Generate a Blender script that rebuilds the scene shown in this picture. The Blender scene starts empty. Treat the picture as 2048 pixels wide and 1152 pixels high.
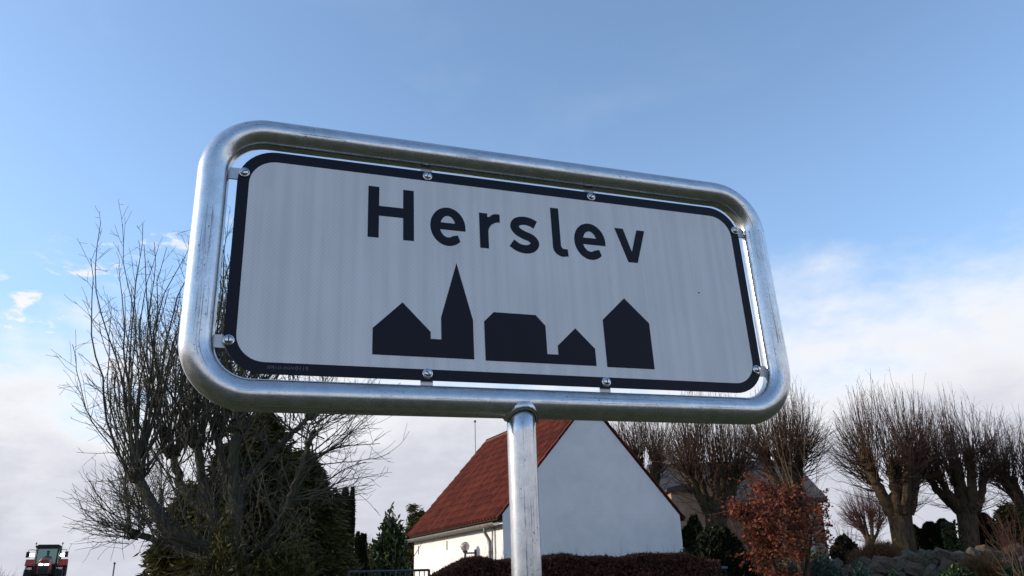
import bpy, math, random
import numpy as np
from mathutils import Vector, Matrix
from mathutils.geometry import tessellate_polygon

rnd = random.Random(7)
rng = np.random.default_rng(7)
scene = bpy.context.scene
col = scene.collection
RAD = math.radians

# ------------------------------------------------------------------ camera
F_PX, CX, CY = 1570.0, 1024.0, 576.0            # focal length in pixels of the 2048 px wide photograph
CAM = np.array([0.0, 0.0, 1.4])
_up = np.array([880 - CX, -3560 - CY, F_PX]); _up /= np.linalg.norm(_up)
_fw = np.array([0, 0, 1.0]); _fh = _fw - _up * (_fw @ _up); _fh /= np.linalg.norm(_fh)
_rt = np.cross(_fh, _up)
ROT = np.array([_rt, _fh, _up])                  # camera (x right, y down, z forward) -> world

cam_data = bpy.data.cameras.new('camera')
cam_data.sensor_width = 36.0
cam_data.lens = F_PX / 2048 * 36
cam_data.clip_start, cam_data.clip_end = 0.05, 6000
cam = bpy.data.objects.new('camera', cam_data); col.objects.link(cam)
_m = np.eye(4); _m[:3, 0] = ROT[:, 0]; _m[:3, 1] = -ROT[:, 1]; _m[:3, 2] = -ROT[:, 2]; _m[:3, 3] = CAM
cam.matrix_world = Matrix(_m.tolist())
scene.camera = cam
scene.render.resolution_x, scene.render.resolution_y = 1024, 576

# ------------------------------------------------------------------ light
SUN_AZ, SUN_EL = RAD(-90), RAD(20)               # azimuth clockwise from the viewing direction (+Y)
scene.view_settings.view_transform = 'Standard'
scene.view_settings.look = 'None'
scene.view_settings.gamma = 1
scene.view_settings.exposure = 0.95
scene.view_settings.use_curve_mapping = False

sl = bpy.data.lights.new('sun', 'SUN'); sl.energy = 2.0; sl.angle = RAD(0.53); sl.color = (1.0, 0.86, 0.68)
so = bpy.data.objects.new('sun', sl); col.objects.link(so)
sdir = Vector((math.sin(SUN_AZ) * math.cos(SUN_EL), math.cos(SUN_AZ) * math.cos(SUN_EL), math.sin(SUN_EL)))
so.rotation_euler = (-sdir).to_track_quat('-Z', 'Y').to_euler(); so.location = (-30, 0, 30)

world = bpy.data.worlds.new('World'); scene.world = world; world.use_nodes = True


class NT:
    """small helper to wire shader nodes"""
    def __init__(s, tree):
        s.t = tree; s.t.nodes.clear()
    def n(s, typ, **kw):
        nd = s.t.nodes.new(typ)
        for k, v in kw.items():
            if k == 'i':
                for a, b in v.items():
                    if isinstance(b, bpy.types.NodeSocket): s.t.links.new(b, nd.inputs[a])
                    else: nd.inputs[a].default_value = b
            else: setattr(nd, k, v)
        return nd
    def math(s, op, a, b=0.0, c=0.0, clamp=False):
        nd = s.n('ShaderNodeMath', operation=op, use_clamp=clamp)
        for k, v in enumerate((a, b, c)):
            if isinstance(v, bpy.types.NodeSocket): s.t.links.new(v, nd.inputs[k])
            else: nd.inputs[k].default_value = v
        return nd.outputs[0]
    def mix(s, fac, a, b):
        nd = s.n('ShaderNodeMix', data_type='RGBA')
        for k, v in ((0, fac), (6, a), (7, b)):
            if isinstance(v, bpy.types.NodeSocket): s.t.links.new(v, nd.inputs[k])
            else: nd.inputs[k].default_value = v if k == 0 else (*v, 1)[:4]
        return nd.outputs[2]
    def ramp(s, fac, lo, hi, smooth=True):
        nd = s.n('ShaderNodeMapRange', interpolation_type='SMOOTHSTEP' if smooth else 'LINEAR')
        for k, v in ((0, fac), (1, lo), (2, hi)):
            if isinstance(v, bpy.types.NodeSocket): s.t.links.new(v, nd.inputs[k])
            else: nd.inputs[k].default_value = v
        return nd.outputs[0]
    def noise(s, vec, scale, detail=3.0, rough=0.55, dist=0.0):
        return s.n('ShaderNodeTexNoise', i={'Vector': vec, 'Scale': scale, 'Detail': detail, 'Roughness': rough, 'Distortion': dist}).outputs[0]
    def mapping(s, vec, scale=(1, 1, 1), loc=(0, 0, 0), rot=(0, 0, 0)):
        return s.n('ShaderNodeMapping', i={'Vector': vec, 'Scale': scale, 'Location': loc, 'Rotation': rot}).outputs[0]


w = NT(world.node_tree)
sky = w.n('ShaderNodeTexSky', sky_type='NISHITA', sun_disc=False, sun_elevation=SUN_EL, sun_rotation=SUN_AZ,
          altitude=50, air_density=1.0, dust_density=0.6, ozone_density=2.2)
sky_bg = w.n('ShaderNodeBackground', i={'Color': sky.outputs[0], 'Strength': 0.138})
tc = w.n('ShaderNodeTexCoord').outputs['Generated']
sx = w.n('ShaderNodeSeparateXYZ', i={0: tc})
X_, Y_, Z_ = sx.outputs
big = w.noise(w.mapping(tc, (1, 1, 2.2), (3.1, 0.4, 0.0)), 2.6, 3, 0.5)
puff = w.noise(w.mapping(tc, (1, 1, 1.9), (0.3, 5.2, 1.0)), 8.0, 6, 0.58, 0.2)
fine = w.noise(w.mapping(tc, (1, 1, 2.5), (7.3, 1.2, 2.0)), 22.0, 6, 0.6)
top = w.math('MULTIPLY_ADD', X_, 0.05, 0.274)                      # the bank stands a little higher to the right
top = w.math('ADD', top, w.math('MULTIPLY', w.math('SUBTRACT', big, 0.5), 0.22))
edge = w.math('SUBTRACT', Z_, top)
edge = w.math('ADD', edge, w.math('MULTIPLY', w.math('SUBTRACT', puff, 0.5), w.math('MULTIPLY_ADD', X_, -0.16, 0.20)))   # raggeder towards the sun
edge = w.math('ADD', edge, w.math('MULTIPLY', w.math('SUBTRACT', fine, 0.5), 0.05))
bank = w.ramp(edge, 0.065, -0.075)
depth = w.ramp(edge, -0.02, -0.17)                                 # from the bright rims down into the grey of the bank
cloud_c = w.mix(depth, (0.50, 0.503, 0.515), (0.335, 0.342, 0.388))
cloud_c = w.mix(w.math('MULTIPLY', w.ramp(fine, 0.40, 0.72), 0.35), cloud_c, (0.42, 0.43, 0.47))
wisp = w.noise(w.mapping(tc, (1.0, 1.0, 1.3), (2.0, 0.7, 0.3), (0.3, 0.5, 0)), 3.2, 7, 0.6, 0.6)
wisp = w.math('MULTIPLY', w.ramp(wisp, 0.50, 0.80), 0.09)
small = w.noise(w.mapping(tc, (1, 1, 2.4), (1.7, 3.3, 0.6)), 15.0, 6, 0.6, 0.2)                   # little separate puffs above the bank
small = w.math('MULTIPLY', w.ramp(small, 0.53, 0.64), w.math('MULTIPLY', w.ramp(edge, 0.15, 0.05), w.ramp(X_, 0.05, -0.25)))
cover = w.math('MAXIMUM', w.math('MAXIMUM', bank, small), wisp)
veil_bg = w.n('ShaderNodeBackground', i={'Color': (0.21, 0.34, 0.56, 1), 'Strength': 1.0})       # pale blue haze layer added to brighten the sky, denser low down
veil = w.math('MULTIPLY_ADD', w.ramp(Z_, 0.62, 0.1), 0.40, 0.06)
sky_bg = w.n('ShaderNodeMixShader', i={0: veil, 1: sky_bg.outputs[0], 2: veil_bg.outputs[0]})
cloud_bg = w.n('ShaderNodeBackground', i={'Color': cloud_c, 'Strength': 1.0})
mixs = w.n('ShaderNodeMixShader', i={0: cover, 1: sky_bg.outputs[0], 2: cloud_bg.outputs[0]})
w.n('ShaderNodeOutputWorld', i={0: mixs.outputs[0]})


# ------------------------------------------------------------------ geometry helpers
def at(px, py, Y):
    """the point of the place at distance Y ahead that the photograph shows at pixel (px, py)"""
    d = ROT @ np.array([(px - CX) / F_PX, (py - CY) / F_PX, 1.0])
    return CAM + d * (Y / d[1])


def smooth(a, b, t):
    t = np.clip((np.asarray(t, float) - a) / (b - a), 0, 1)
    return t * t * (3 - 2 * t)


def H(x, y):
    """height of the ground"""
    x = np.asarray(x, float); y = np.asarray(y, float)
    h = 1.3 * smooth(4, 40, y) + 0.3 * smooth(6, 13, x) * smooth(17, 25, y)
    h = h + 0.88 * smooth(34, 57, y) * smooth(-6, -26, x)
    h = h - 4.5 * smooth(70, 260, np.hypot(x, y))
    h = h + 0.03 * np.sin(x * 0.7 + 1) * np.cos(y * 0.6) * smooth(3, 8, np.hypot(x, y))
    return h


def link_mesh(name, verts, faces, mats, smooth_shade=False, uv=None, mat_idx=None):
    me = bpy.data.meshes.new(name)
    verts = np.asarray(verts, dtype=np.float32)
    if isinstance(faces, np.ndarray):
        nf, k = faces.shape
        me.vertices.add(len(verts)); me.vertices.foreach_set('co', verts.ravel())
        me.loops.add(nf * k); me.loops.foreach_set('vertex_index', faces.astype(np.int32).ravel())
        me.polygons.add(nf); me.polygons.foreach_set('loop_start', np.arange(0, nf * k, k, dtype=np.int32))
        me.update(calc_edges=True)
    else:
        me.from_pydata([tuple(map(float, v)) for v in verts], [], [tuple(map(int, f)) for f in faces]); me.update()
    for m in (mats if isinstance(mats, (list, tuple)) else [mats]): me.materials.append(m)
    if smooth_shade: me.polygons.foreach_set('use_smooth', [True] * len(me.polygons))
    if mat_idx is not None: me.polygons.foreach_set('material_index', mat_idx)
    if uv is not None:
        l = me.uv_layers.new(name='UVMap'); li = np.empty(len(me.loops), dtype=np.int32)
        me.loops.foreach_get('vertex_index', li)
        l.data.foreach_set('uv', np.asarray(uv, dtype=np.float32)[li].ravel())
    return me


def root_loc(o):
    while o.parent: o = o.parent
    return np.array(o.location)


def obj(name, verts, faces, mat, parent=None, smooth_shade=False, uv=None, mat_idx=None, loc=None):
    """verts in world coordinates; the mesh is stored relative to its thing's base"""
    verts = np.asarray(verts, float)
    base = root_loc(parent) if parent else (np.array(loc, float) if loc is not None else np.zeros(3))
    me = link_mesh(name, verts - base, faces, mat, smooth_shade, uv, mat_idx)
    o = bpy.data.objects.new(name, me); col.objects.link(o)
    if parent: o.parent = parent
    else: o.location = base
    return o


def tag(o, label=None, cat=None, group=None, kind=None):
    for k, v in (('label', label), ('category', cat), ('group', group), ('kind', kind)):
        if v: o[k] = v
    return o


def thing(name, loc, label, cat, group=None):
    o = bpy.data.objects.new(name, None); col.objects.link(o)
    o.location = tuple(map(float, loc)); o.empty_display_size = 0.2
    return tag(o, label, cat, group)


class MB:
    """collects shapes that form ONE part"""
    def __init__(s): s.v = []; s.f = []; s.n = 0
    def add(s, v, f):
        v = np.asarray(v, float); s.v.append(v); s.f += [tuple(i + s.n for i in q) for q in f]; s.n += len(v); return s
    def box(s, c, size, M=None, taper=1.0):
        x, y, z = np.array(size) / 2
        v = np.array([(a * x * (taper if d > 0 else 1), b * y * (taper if d > 0 else 1), d * z) for d in (-1, 1) for b in (-1, 1) for a in (-1, 1)])
        if M is not None: v = v @ np.asarray(M).T
        return s.add(v + np.asarray(c, float), [(0, 2, 3, 1), (4, 5, 7, 6), (0, 1, 5, 4), (2, 6, 7, 3), (0, 4, 6, 2), (1, 3, 7, 5)])
    def prism(s, poly, axis_vec, origin=(0, 0, 0), ex=(1, 0, 0), ey=(0, 0, 1)):
        """extrude the 2-D polygon along axis_vec"""
        o = np.asarray(origin, float); ex = np.asarray(ex, float); ey = np.asarray(ey, float); a = np.asarray(axis_vec, float)
        b = np.array([o + p[0] * ex + p[1] * ey for p in poly]); n = len(b)
        return s.add(np.vstack([b, b + a]), [tuple(range(n))[::-1], tuple(range(n, 2 * n))] + [(i, (i + 1) % n, n + (i + 1) % n, n + i) for i in range(n)])
    def tube(s, pts, r, n=8, cap=True):
        v, f = sweep(pts, r, n, cap=cap); return s.add(v, f)
    def lathe(s, prof, c, n=20, M=None):
        """prof = [(radius, height)]; axis z turned by M"""
        a = np.linspace(0, 2 * np.pi, n, endpoint=False)
        v = np.array([(r * math.cos(t), r * math.sin(t), z) for r, z in prof for t in a])
        if M is not None: v = v @ np.asarray(M).T
        f = [(k * n + i, k * n + (i + 1) % n, (k + 1) * n + (i + 1) % n, (k + 1) * n + i) for k in range(len(prof) - 1) for i in range(n)]
        f += [tuple(range(n))[::-1], tuple(range((len(prof) - 1) * n, len(prof) * n))]
        return s.add(v + np.asarray(c, float), f)
    def build(s, name, mat, parent=None, smooth_shade=False, loc=None):
        return obj(name, np.vstack(s.v), s.f, mat, parent, smooth_shade, loc=loc)


def norm(v): return v / (np.linalg.norm(v, axis=-1, keepdims=True) + 1e-12)


def sweep(pts, r, n=8, closed=False, cap=True, uv=False):
    pts = np.asarray(pts, float); m = len(pts); r = np.broadcast_to(np.asarray(r, float), (m,))
    if closed: t = np.roll(pts, -1, 0) - np.roll(pts, 1, 0)
    else: t = np.gradient(pts, axis=0)
    t = norm(t)
    ref = np.array([0, 0, 1.0]) if abs(t[0][2]) < 0.9 else np.array([1.0, 0, 0])
    u = norm(np.cross(t[0], ref)); U = [u]
    for k in range(1, m):
        u = U[-1] - t[k] * (U[-1] @ t[k]); U.append(norm(u))
    U = np.array(U); V = np.cross(t, U)
    a = np.linspace(0, 2 * np.pi, n, endpoint=False)
    v = pts[:, None] + r[:, None, None] * (np.cos(a)[None, :, None] * U[:, None] + np.sin(a)[None, :, None] * V[:, None])
    v = v.reshape(-1, 3); f = []
    for k in range(m if closed else m - 1):
        k2 = (k + 1) % m
        for i in range(n): f.append((k * n + i, k * n + (i + 1) % n, k2 * n + (i + 1) % n, k2 * n + i))
    if cap and not closed: f += [tuple(range(n))[::-1], tuple(range((m - 1) * n, m * n))]
    if uv:
        s = np.concatenate([[0], np.cumsum(np.linalg.norm(np.diff(pts, axis=0), axis=1))])
        return v, f, np.array([(s[k], a[i] / (2 * np.pi)) for k in range(m) for i in range(n)])
    return v, f


class Twigs:
    """many thin branches gathered into one crown or trunk mesh"""
    def __init__(s): s.b = {}
    def add(s, pts, r, n=3): s.b.setdefault((len(pts), n), []).append((np.asarray(pts, float), np.asarray(r, float)))
    def mesh(s):
        VV, FF, off = [], [], 0
        for (m, n), L in s.b.items():
            P = np.array([p for p, _ in L]); Rr = np.array([r for _, r in L]); B = len(L)
            t = norm(np.gradient(P, axis=1))
            ref = np.where(np.abs(t[:, :1, 2:3]) < 0.8, np.array([0, 0, 1.0]), np.array([1.0, 0.3, 0]))
            u = norm(np.cross(t, np.broadcast_to(ref, t.shape))); v = np.cross(t, u)
            a = np.linspace(0, 2 * np.pi, n, endpoint=False)
            X = P[:, :, None] + Rr[:, :, None, None] * (np.cos(a)[:, None] * u[:, :, None] + np.sin(a)[:, None] * v[:, :, None])
            VV.append(X.reshape(-1, 3))
            k, i = np.meshgrid(np.arange(m - 1), np.arange(n), indexing='ij')
            q = np.stack([k * n + i, k * n + (i + 1) % n, (k + 1) * n + (i + 1) % n, (k + 1) * n + i], -1).reshape(-1, 4)
            FF.append((q[None] + (np.arange(B) * m * n)[:, None, None]).reshape(-1, 4) + off); off += B * m * n
        return np.vstack(VV), np.vstack(FF)
    def build(s, name, mat, parent): v, f = s.mesh(); return obj(name, v, f, mat, parent, True)


def leaves(P, A, B):
    """diamond-shaped leaves: centres P, half length vectors A, half width vectors B"""
    n = len(P); C = np.cross(norm(A), norm(B)) * np.linalg.norm(B, axis=1, keepdims=True) * 0.5
    v = np.stack([P - A, P + B + C, P + A, P - B + C], 1).reshape(-1, 3)
    return v, np.arange(n * 4).reshape(n, 4)


def unit(n):
    return norm(rng.normal(size=(n, 3)))


# ------------------------------------------------------------------ materials
def material(name, c1, c2=None, scale=5.0, rough=0.8, metallic=0.0, bump=0.0, bscale=None, spec=0.3, island=False, translucent=0.0, detail=4):
    m = bpy.data.materials.new(name); m.use_nodes = True; t = NT(m.node_tree)
    tcn = t.n('ShaderNodeTexCoord').outputs['Object']
    c2 = c2 or tuple(x * 0.8 for x in c1)
    if island: fac = t.n('ShaderNodeNewGeometry').outputs['Random Per Island']
    else: fac = t.ramp(t.noise(tcn, scale, detail), 0.3, 0.7)
    c = t.mix(fac, c1, c2)
    p = t.n('ShaderNodeBsdfPrincipled', i={'Base Color': c, 'Roughness': rough, 'Metallic': metallic, 'Specular IOR Level': spec})
    if bump:
        b = t.n('ShaderNodeBump', i={'Height': t.noise(tcn, bscale or scale * 4, 5), 'Strength': bump, 'Distance': 0.05})
        t.t.links.new(b.outputs[0], p.inputs['Normal'])
    out = p.outputs[0]
    if translucent:
        tr = t.n('ShaderNodeBsdfTranslucent', i={'Color': c})
        out = t.n('ShaderNodeMixShader', i={0: translucent, 1: out, 2: tr.outputs[0]}).outputs[0]
    t.n('ShaderNodeOutputMaterial', i={0: out})
    return m


def lamp_material(name, c, strength):
    m = bpy.data.materials.new(name); m.use_nodes = True; t = NT(m.node_tree)
    e = t.n('ShaderNodeEmission', i={'Color': (*c, 1), 'Strength': strength}); t.n('ShaderNodeOutputMaterial', i={0: e.outputs[0]})
    return m


def glass_material(name, c, alpha, rough=0.05):
    """thin tinted glass: part see-through, part reflecting"""
    m = bpy.data.materials.new(name); m.use_nodes = True; t = NT(m.node_tree)
    g = t.n('ShaderNodeBsdfPrincipled', i={'Base Color': (*c, 1), 'Roughness': rough, 'Specular IOR Level': 0.5})
    tr = t.n('ShaderNodeBsdfTransparent', i={'Color': (*[0.4 + 0.6 * x for x in c], 1)})
    t.n('ShaderNodeOutputMaterial', i={0: t.n('ShaderNodeMixShader', i={0: alpha, 1: tr.outputs[0], 2: g.outputs[0]}).outputs[0]})
    return m


def galvanised_material():
    m = bpy.data.materials.new('galvanised_steel'); m.use_nodes = True; t = NT(m.node_tree)
    uv = t.n('ShaderNodeTexCoord').outputs['UV']                     # u metres along the tube, v once round it
    ob = t.n('ShaderNodeTexCoord').outputs['Object']
    cloudy = t.noise(ob, 38.0, 5, 0.6)
    grain = t.noise(t.mapping(uv, (40, 9, 1)), 6.0, 6, 0.65)          # zinc runs round the tube
    base = t.mix(t.ramp(cloudy, 0.3, 0.72), (0.74, 0.755, 0.765), (0.60, 0.62, 0.64))
    spang = t.n('ShaderNodeTexVoronoi', i={'Vector': ob, 'Scale': 150.0}).outputs['Color']
    sp = t.n('ShaderNodeSeparateColor', i={0: spang}).outputs[0]
    base = t.mix(t.math('MULTIPLY', sp, 0.16), base, (0.50, 0.52, 0.54))
    base = t.mix(t.math('MULTIPLY', t.ramp(grain, 0.5, 0.75), 0.55), base, (0.36, 0.38, 0.40))
    # scraped lines that run along the tube
    lines = t.noise(t.mapping(uv, (1.6, 46, 1), (3.0, 0, 0)), 2.2, 6, 0.72, 0.25)
    patch = t.noise(t.mapping(uv, (5, 3, 1), (1.0, 2, 0)), 1.6, 3, 0.5)
    scr = t.math('MULTIPLY', t.ramp(lines, 0.56, 0.60), t.ramp(patch, 0.44, 0.52))
    specks = t.math('MULTIPLY', t.ramp(t.noise(t.mapping(uv, (26, 8, 1)), 5.0, 4, 0.7), 0.60, 0.645), t.ramp(patch, 0.42, 0.56))
    dirt = t.math('MAXIMUM', scr, specks)
    base = t.mix(t.math('MULTIPLY', dirt, 0.85), base, (0.07, 0.075, 0.08))
    rough = t.math('ADD', t.math('MULTIPLY_ADD', cloudy, 0.14, 0.13), t.math('MULTIPLY', sp, 0.03))
    rough = t.math('ADD', rough, t.math('MULTIPLY', dirt, 0.3))
    met = t.math('SUBTRACT', 1.0, t.math('MULTIPLY', dirt, 0.6))
    h = t.math('ADD', t.math('MULTIPLY', cloudy, 0.6), t.math('MULTIPLY', grain, 0.5))
    b = t.n('ShaderNodeBump', i={'Height': h, 'Strength': 0.05, 'Distance': 0.004}).outputs[0]
    p = t.n('ShaderNodeBsdfPrincipled', i={'Base Color': base, 'Roughness': rough, 'Metallic': met, 'Normal': b})
    dull = t.n('ShaderNodeBsdfPrincipled', i={'Base Color': base, 'Roughness': 0.56, 'Metallic': t.math('MULTIPLY', met, 0.85), 'Normal': b})   # matt zinc oxide film
    film = t.math('MULTIPLY_ADD', t.ramp(t.noise(t.mapping(uv, (14, 5, 1)), 3.0, 5, 0.6), 0.3, 0.7), 0.18, 0.05)
    t.n('ShaderNodeOutputMaterial', i={0: t.n('ShaderNodeMixShader', i={0: film, 1: p.outputs[0], 2: dull.outputs[0]}).outputs[0]})
    return m


def sheet_material():
    """white retro-reflective prismatic sheeting: fine diagonal lattice, soft upright bands"""
    m = bpy.data.materials.new('reflective_sheeting'); m.use_nodes = True; t = NT(m.node_tree)
    uv = t.n('ShaderNodeTexCoord').outputs['UV']                     # metres on the plate
    wav = t.ramp(t.noise(t.mapping(uv, (30, 0.7, 1)), 1.6, 2, 0.5), 0.3, 0.7)
    grime = t.math('MULTIPLY', t.ramp(t.noise(t.mapping(uv, (9, 1.3, 1), (4, 1, 0)), 3.0, 6, 0.65), 0.52, 0.8), 0.30)
    lat = t.n('ShaderNodeTexWave', wave_type='BANDS', bands_direction='DIAGONAL', i={'Vector': t.mapping(uv, (1, -0.8, 1)), 'Scale': 85.0, 'Distortion': 0.6}).outputs[1]
    cl = t.noise(uv, 5.0, 3)
    v = t.math('MULTIPLY_ADD', wav, 0.36, t.math('MULTIPLY_ADD', lat, 0.25, t.math('MULTIPLY', cl, 0.6)))
    c = t.mix(t.ramp(v, 0.2, 1.05), (0.88, 0.88, 0.87), (0.72, 0.725, 0.73))
    c = t.mix(grime, c, (0.50, 0.50, 0.47))
    p = t.n('ShaderNodeBsdfPrincipled', i={'Base Color': c, 'Roughness': 0.42, 'Specular IOR Level': 0.4})
    t.n('ShaderNodeOutputMaterial', i={0: p.outputs[0]})
    return m


def wall_material():
    m = bpy.data.materials.new('whitewashed_brick'); m.use_nodes = True; t = NT(m.node_tree)
    uv = t.n('ShaderNodeTexCoord').outputs['UV']
    ob = t.n('ShaderNodeTexCoord').outputs['Object']
    br = t.n('ShaderNodeTexBrick', i={'Vector': uv, 'Scale': 1.0, 'Mortar Size': 0.010, 'Mortar Smooth': 0.8, 'Brick Width': 0.24, 'Row Height': 0.067, 'Bias': 0.0})
    n = t.noise(ob, 1.6, 7, 0.68); n2 = t.noise(t.mapping(uv, (3, 14, 1)), 2.0, 5)
    c = t.mix(t.ramp(n, 0.30, 0.75), (0.90, 0.885, 0.865), (0.80, 0.79, 0.77))
    c = t.mix(t.math('MULTIPLY', t.ramp(n2, 0.60, 0.75), 0.30), c, (0.70, 0.68, 0.64))
    h = t.math('ADD', t.math('MULTIPLY', br.outputs['Fac'], -0.6), t.math('MULTIPLY', t.noise(ob, 14.0, 4), 1.1))
    b = t.n('ShaderNodeBump', i={'Height': h, 'Strength': 0.28, 'Distance': 0.006})
    p = t.n('ShaderNodeBsdfPrincipled', i={'Base Color': c, 'Roughness': 0.9, 'Specular IOR Level': 0.15, 'Normal': b.outputs[0]})
    t.n('ShaderNodeOutputMaterial', i={0: p.outputs[0]})
    return m


def church_material():
    m = bpy.data.materials.new('church_masonry'); m.use_nodes = True; t = NT(m.node_tree)
    uv = t.n('ShaderNodeTexCoord').outputs['UV']
    br = t.n('ShaderNodeTexBrick', i={'Vector': uv, 'Color1': (0.36, 0.22, 0.13, 1), 'Color2': (0.26, 0.15, 0.09, 1), 'Mortar': (0.36, 0.27, 0.19, 1), 'Scale': 1.0,
                                     'Mortar Size': 0.008, 'Brick Width': 0.24, 'Row Height': 0.075})
    n = t.noise(uv, 1.2, 5)
    c = t.mix(t.math('MULTIPLY', t.ramp(n, 0.45, 0.7), 0.7), br.outputs[0], (0.42, 0.34, 0.26))
    p = t.n('ShaderNodeBsdfPrincipled', i={'Base Color': c, 'Roughness': 0.9, 'Specular IOR Level': 0.15})
    t.n('ShaderNodeOutputMaterial', i={0: p.outputs[0]})
    return m


def bark_material(name, c1, c2, moss):
    m = bpy.data.materials.new(name); m.use_nodes = True; t = NT(m.node_tree)
    ob = t.n('ShaderNodeTexCoord').outputs['Object']
    rid = t.noise(t.mapping(ob, (9, 9, 1.6)), 2.5, 6, 0.65)
    c = t.mix(t.ramp(rid, 0.35, 0.68), c1, c2)
    c = t.mix(t.math('MULTIPLY', t.ramp(t.noise(ob, 1.7, 4), 0.48, 0.66), 0.7), c, moss)
    b = t.n('ShaderNodeBump', i={'Height': rid, 'Strength': 0.9, 'Distance': 0.06})
    p = t.n('ShaderNodeBsdfPrincipled', i={'Base Color': c, 'Roughness': 0.95, 'Specular IOR Level': 0.1, 'Normal': b.outputs[0]})
    t.n('ShaderNodeOutputMaterial', i={0: p.outputs[0]})
    return m


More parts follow.
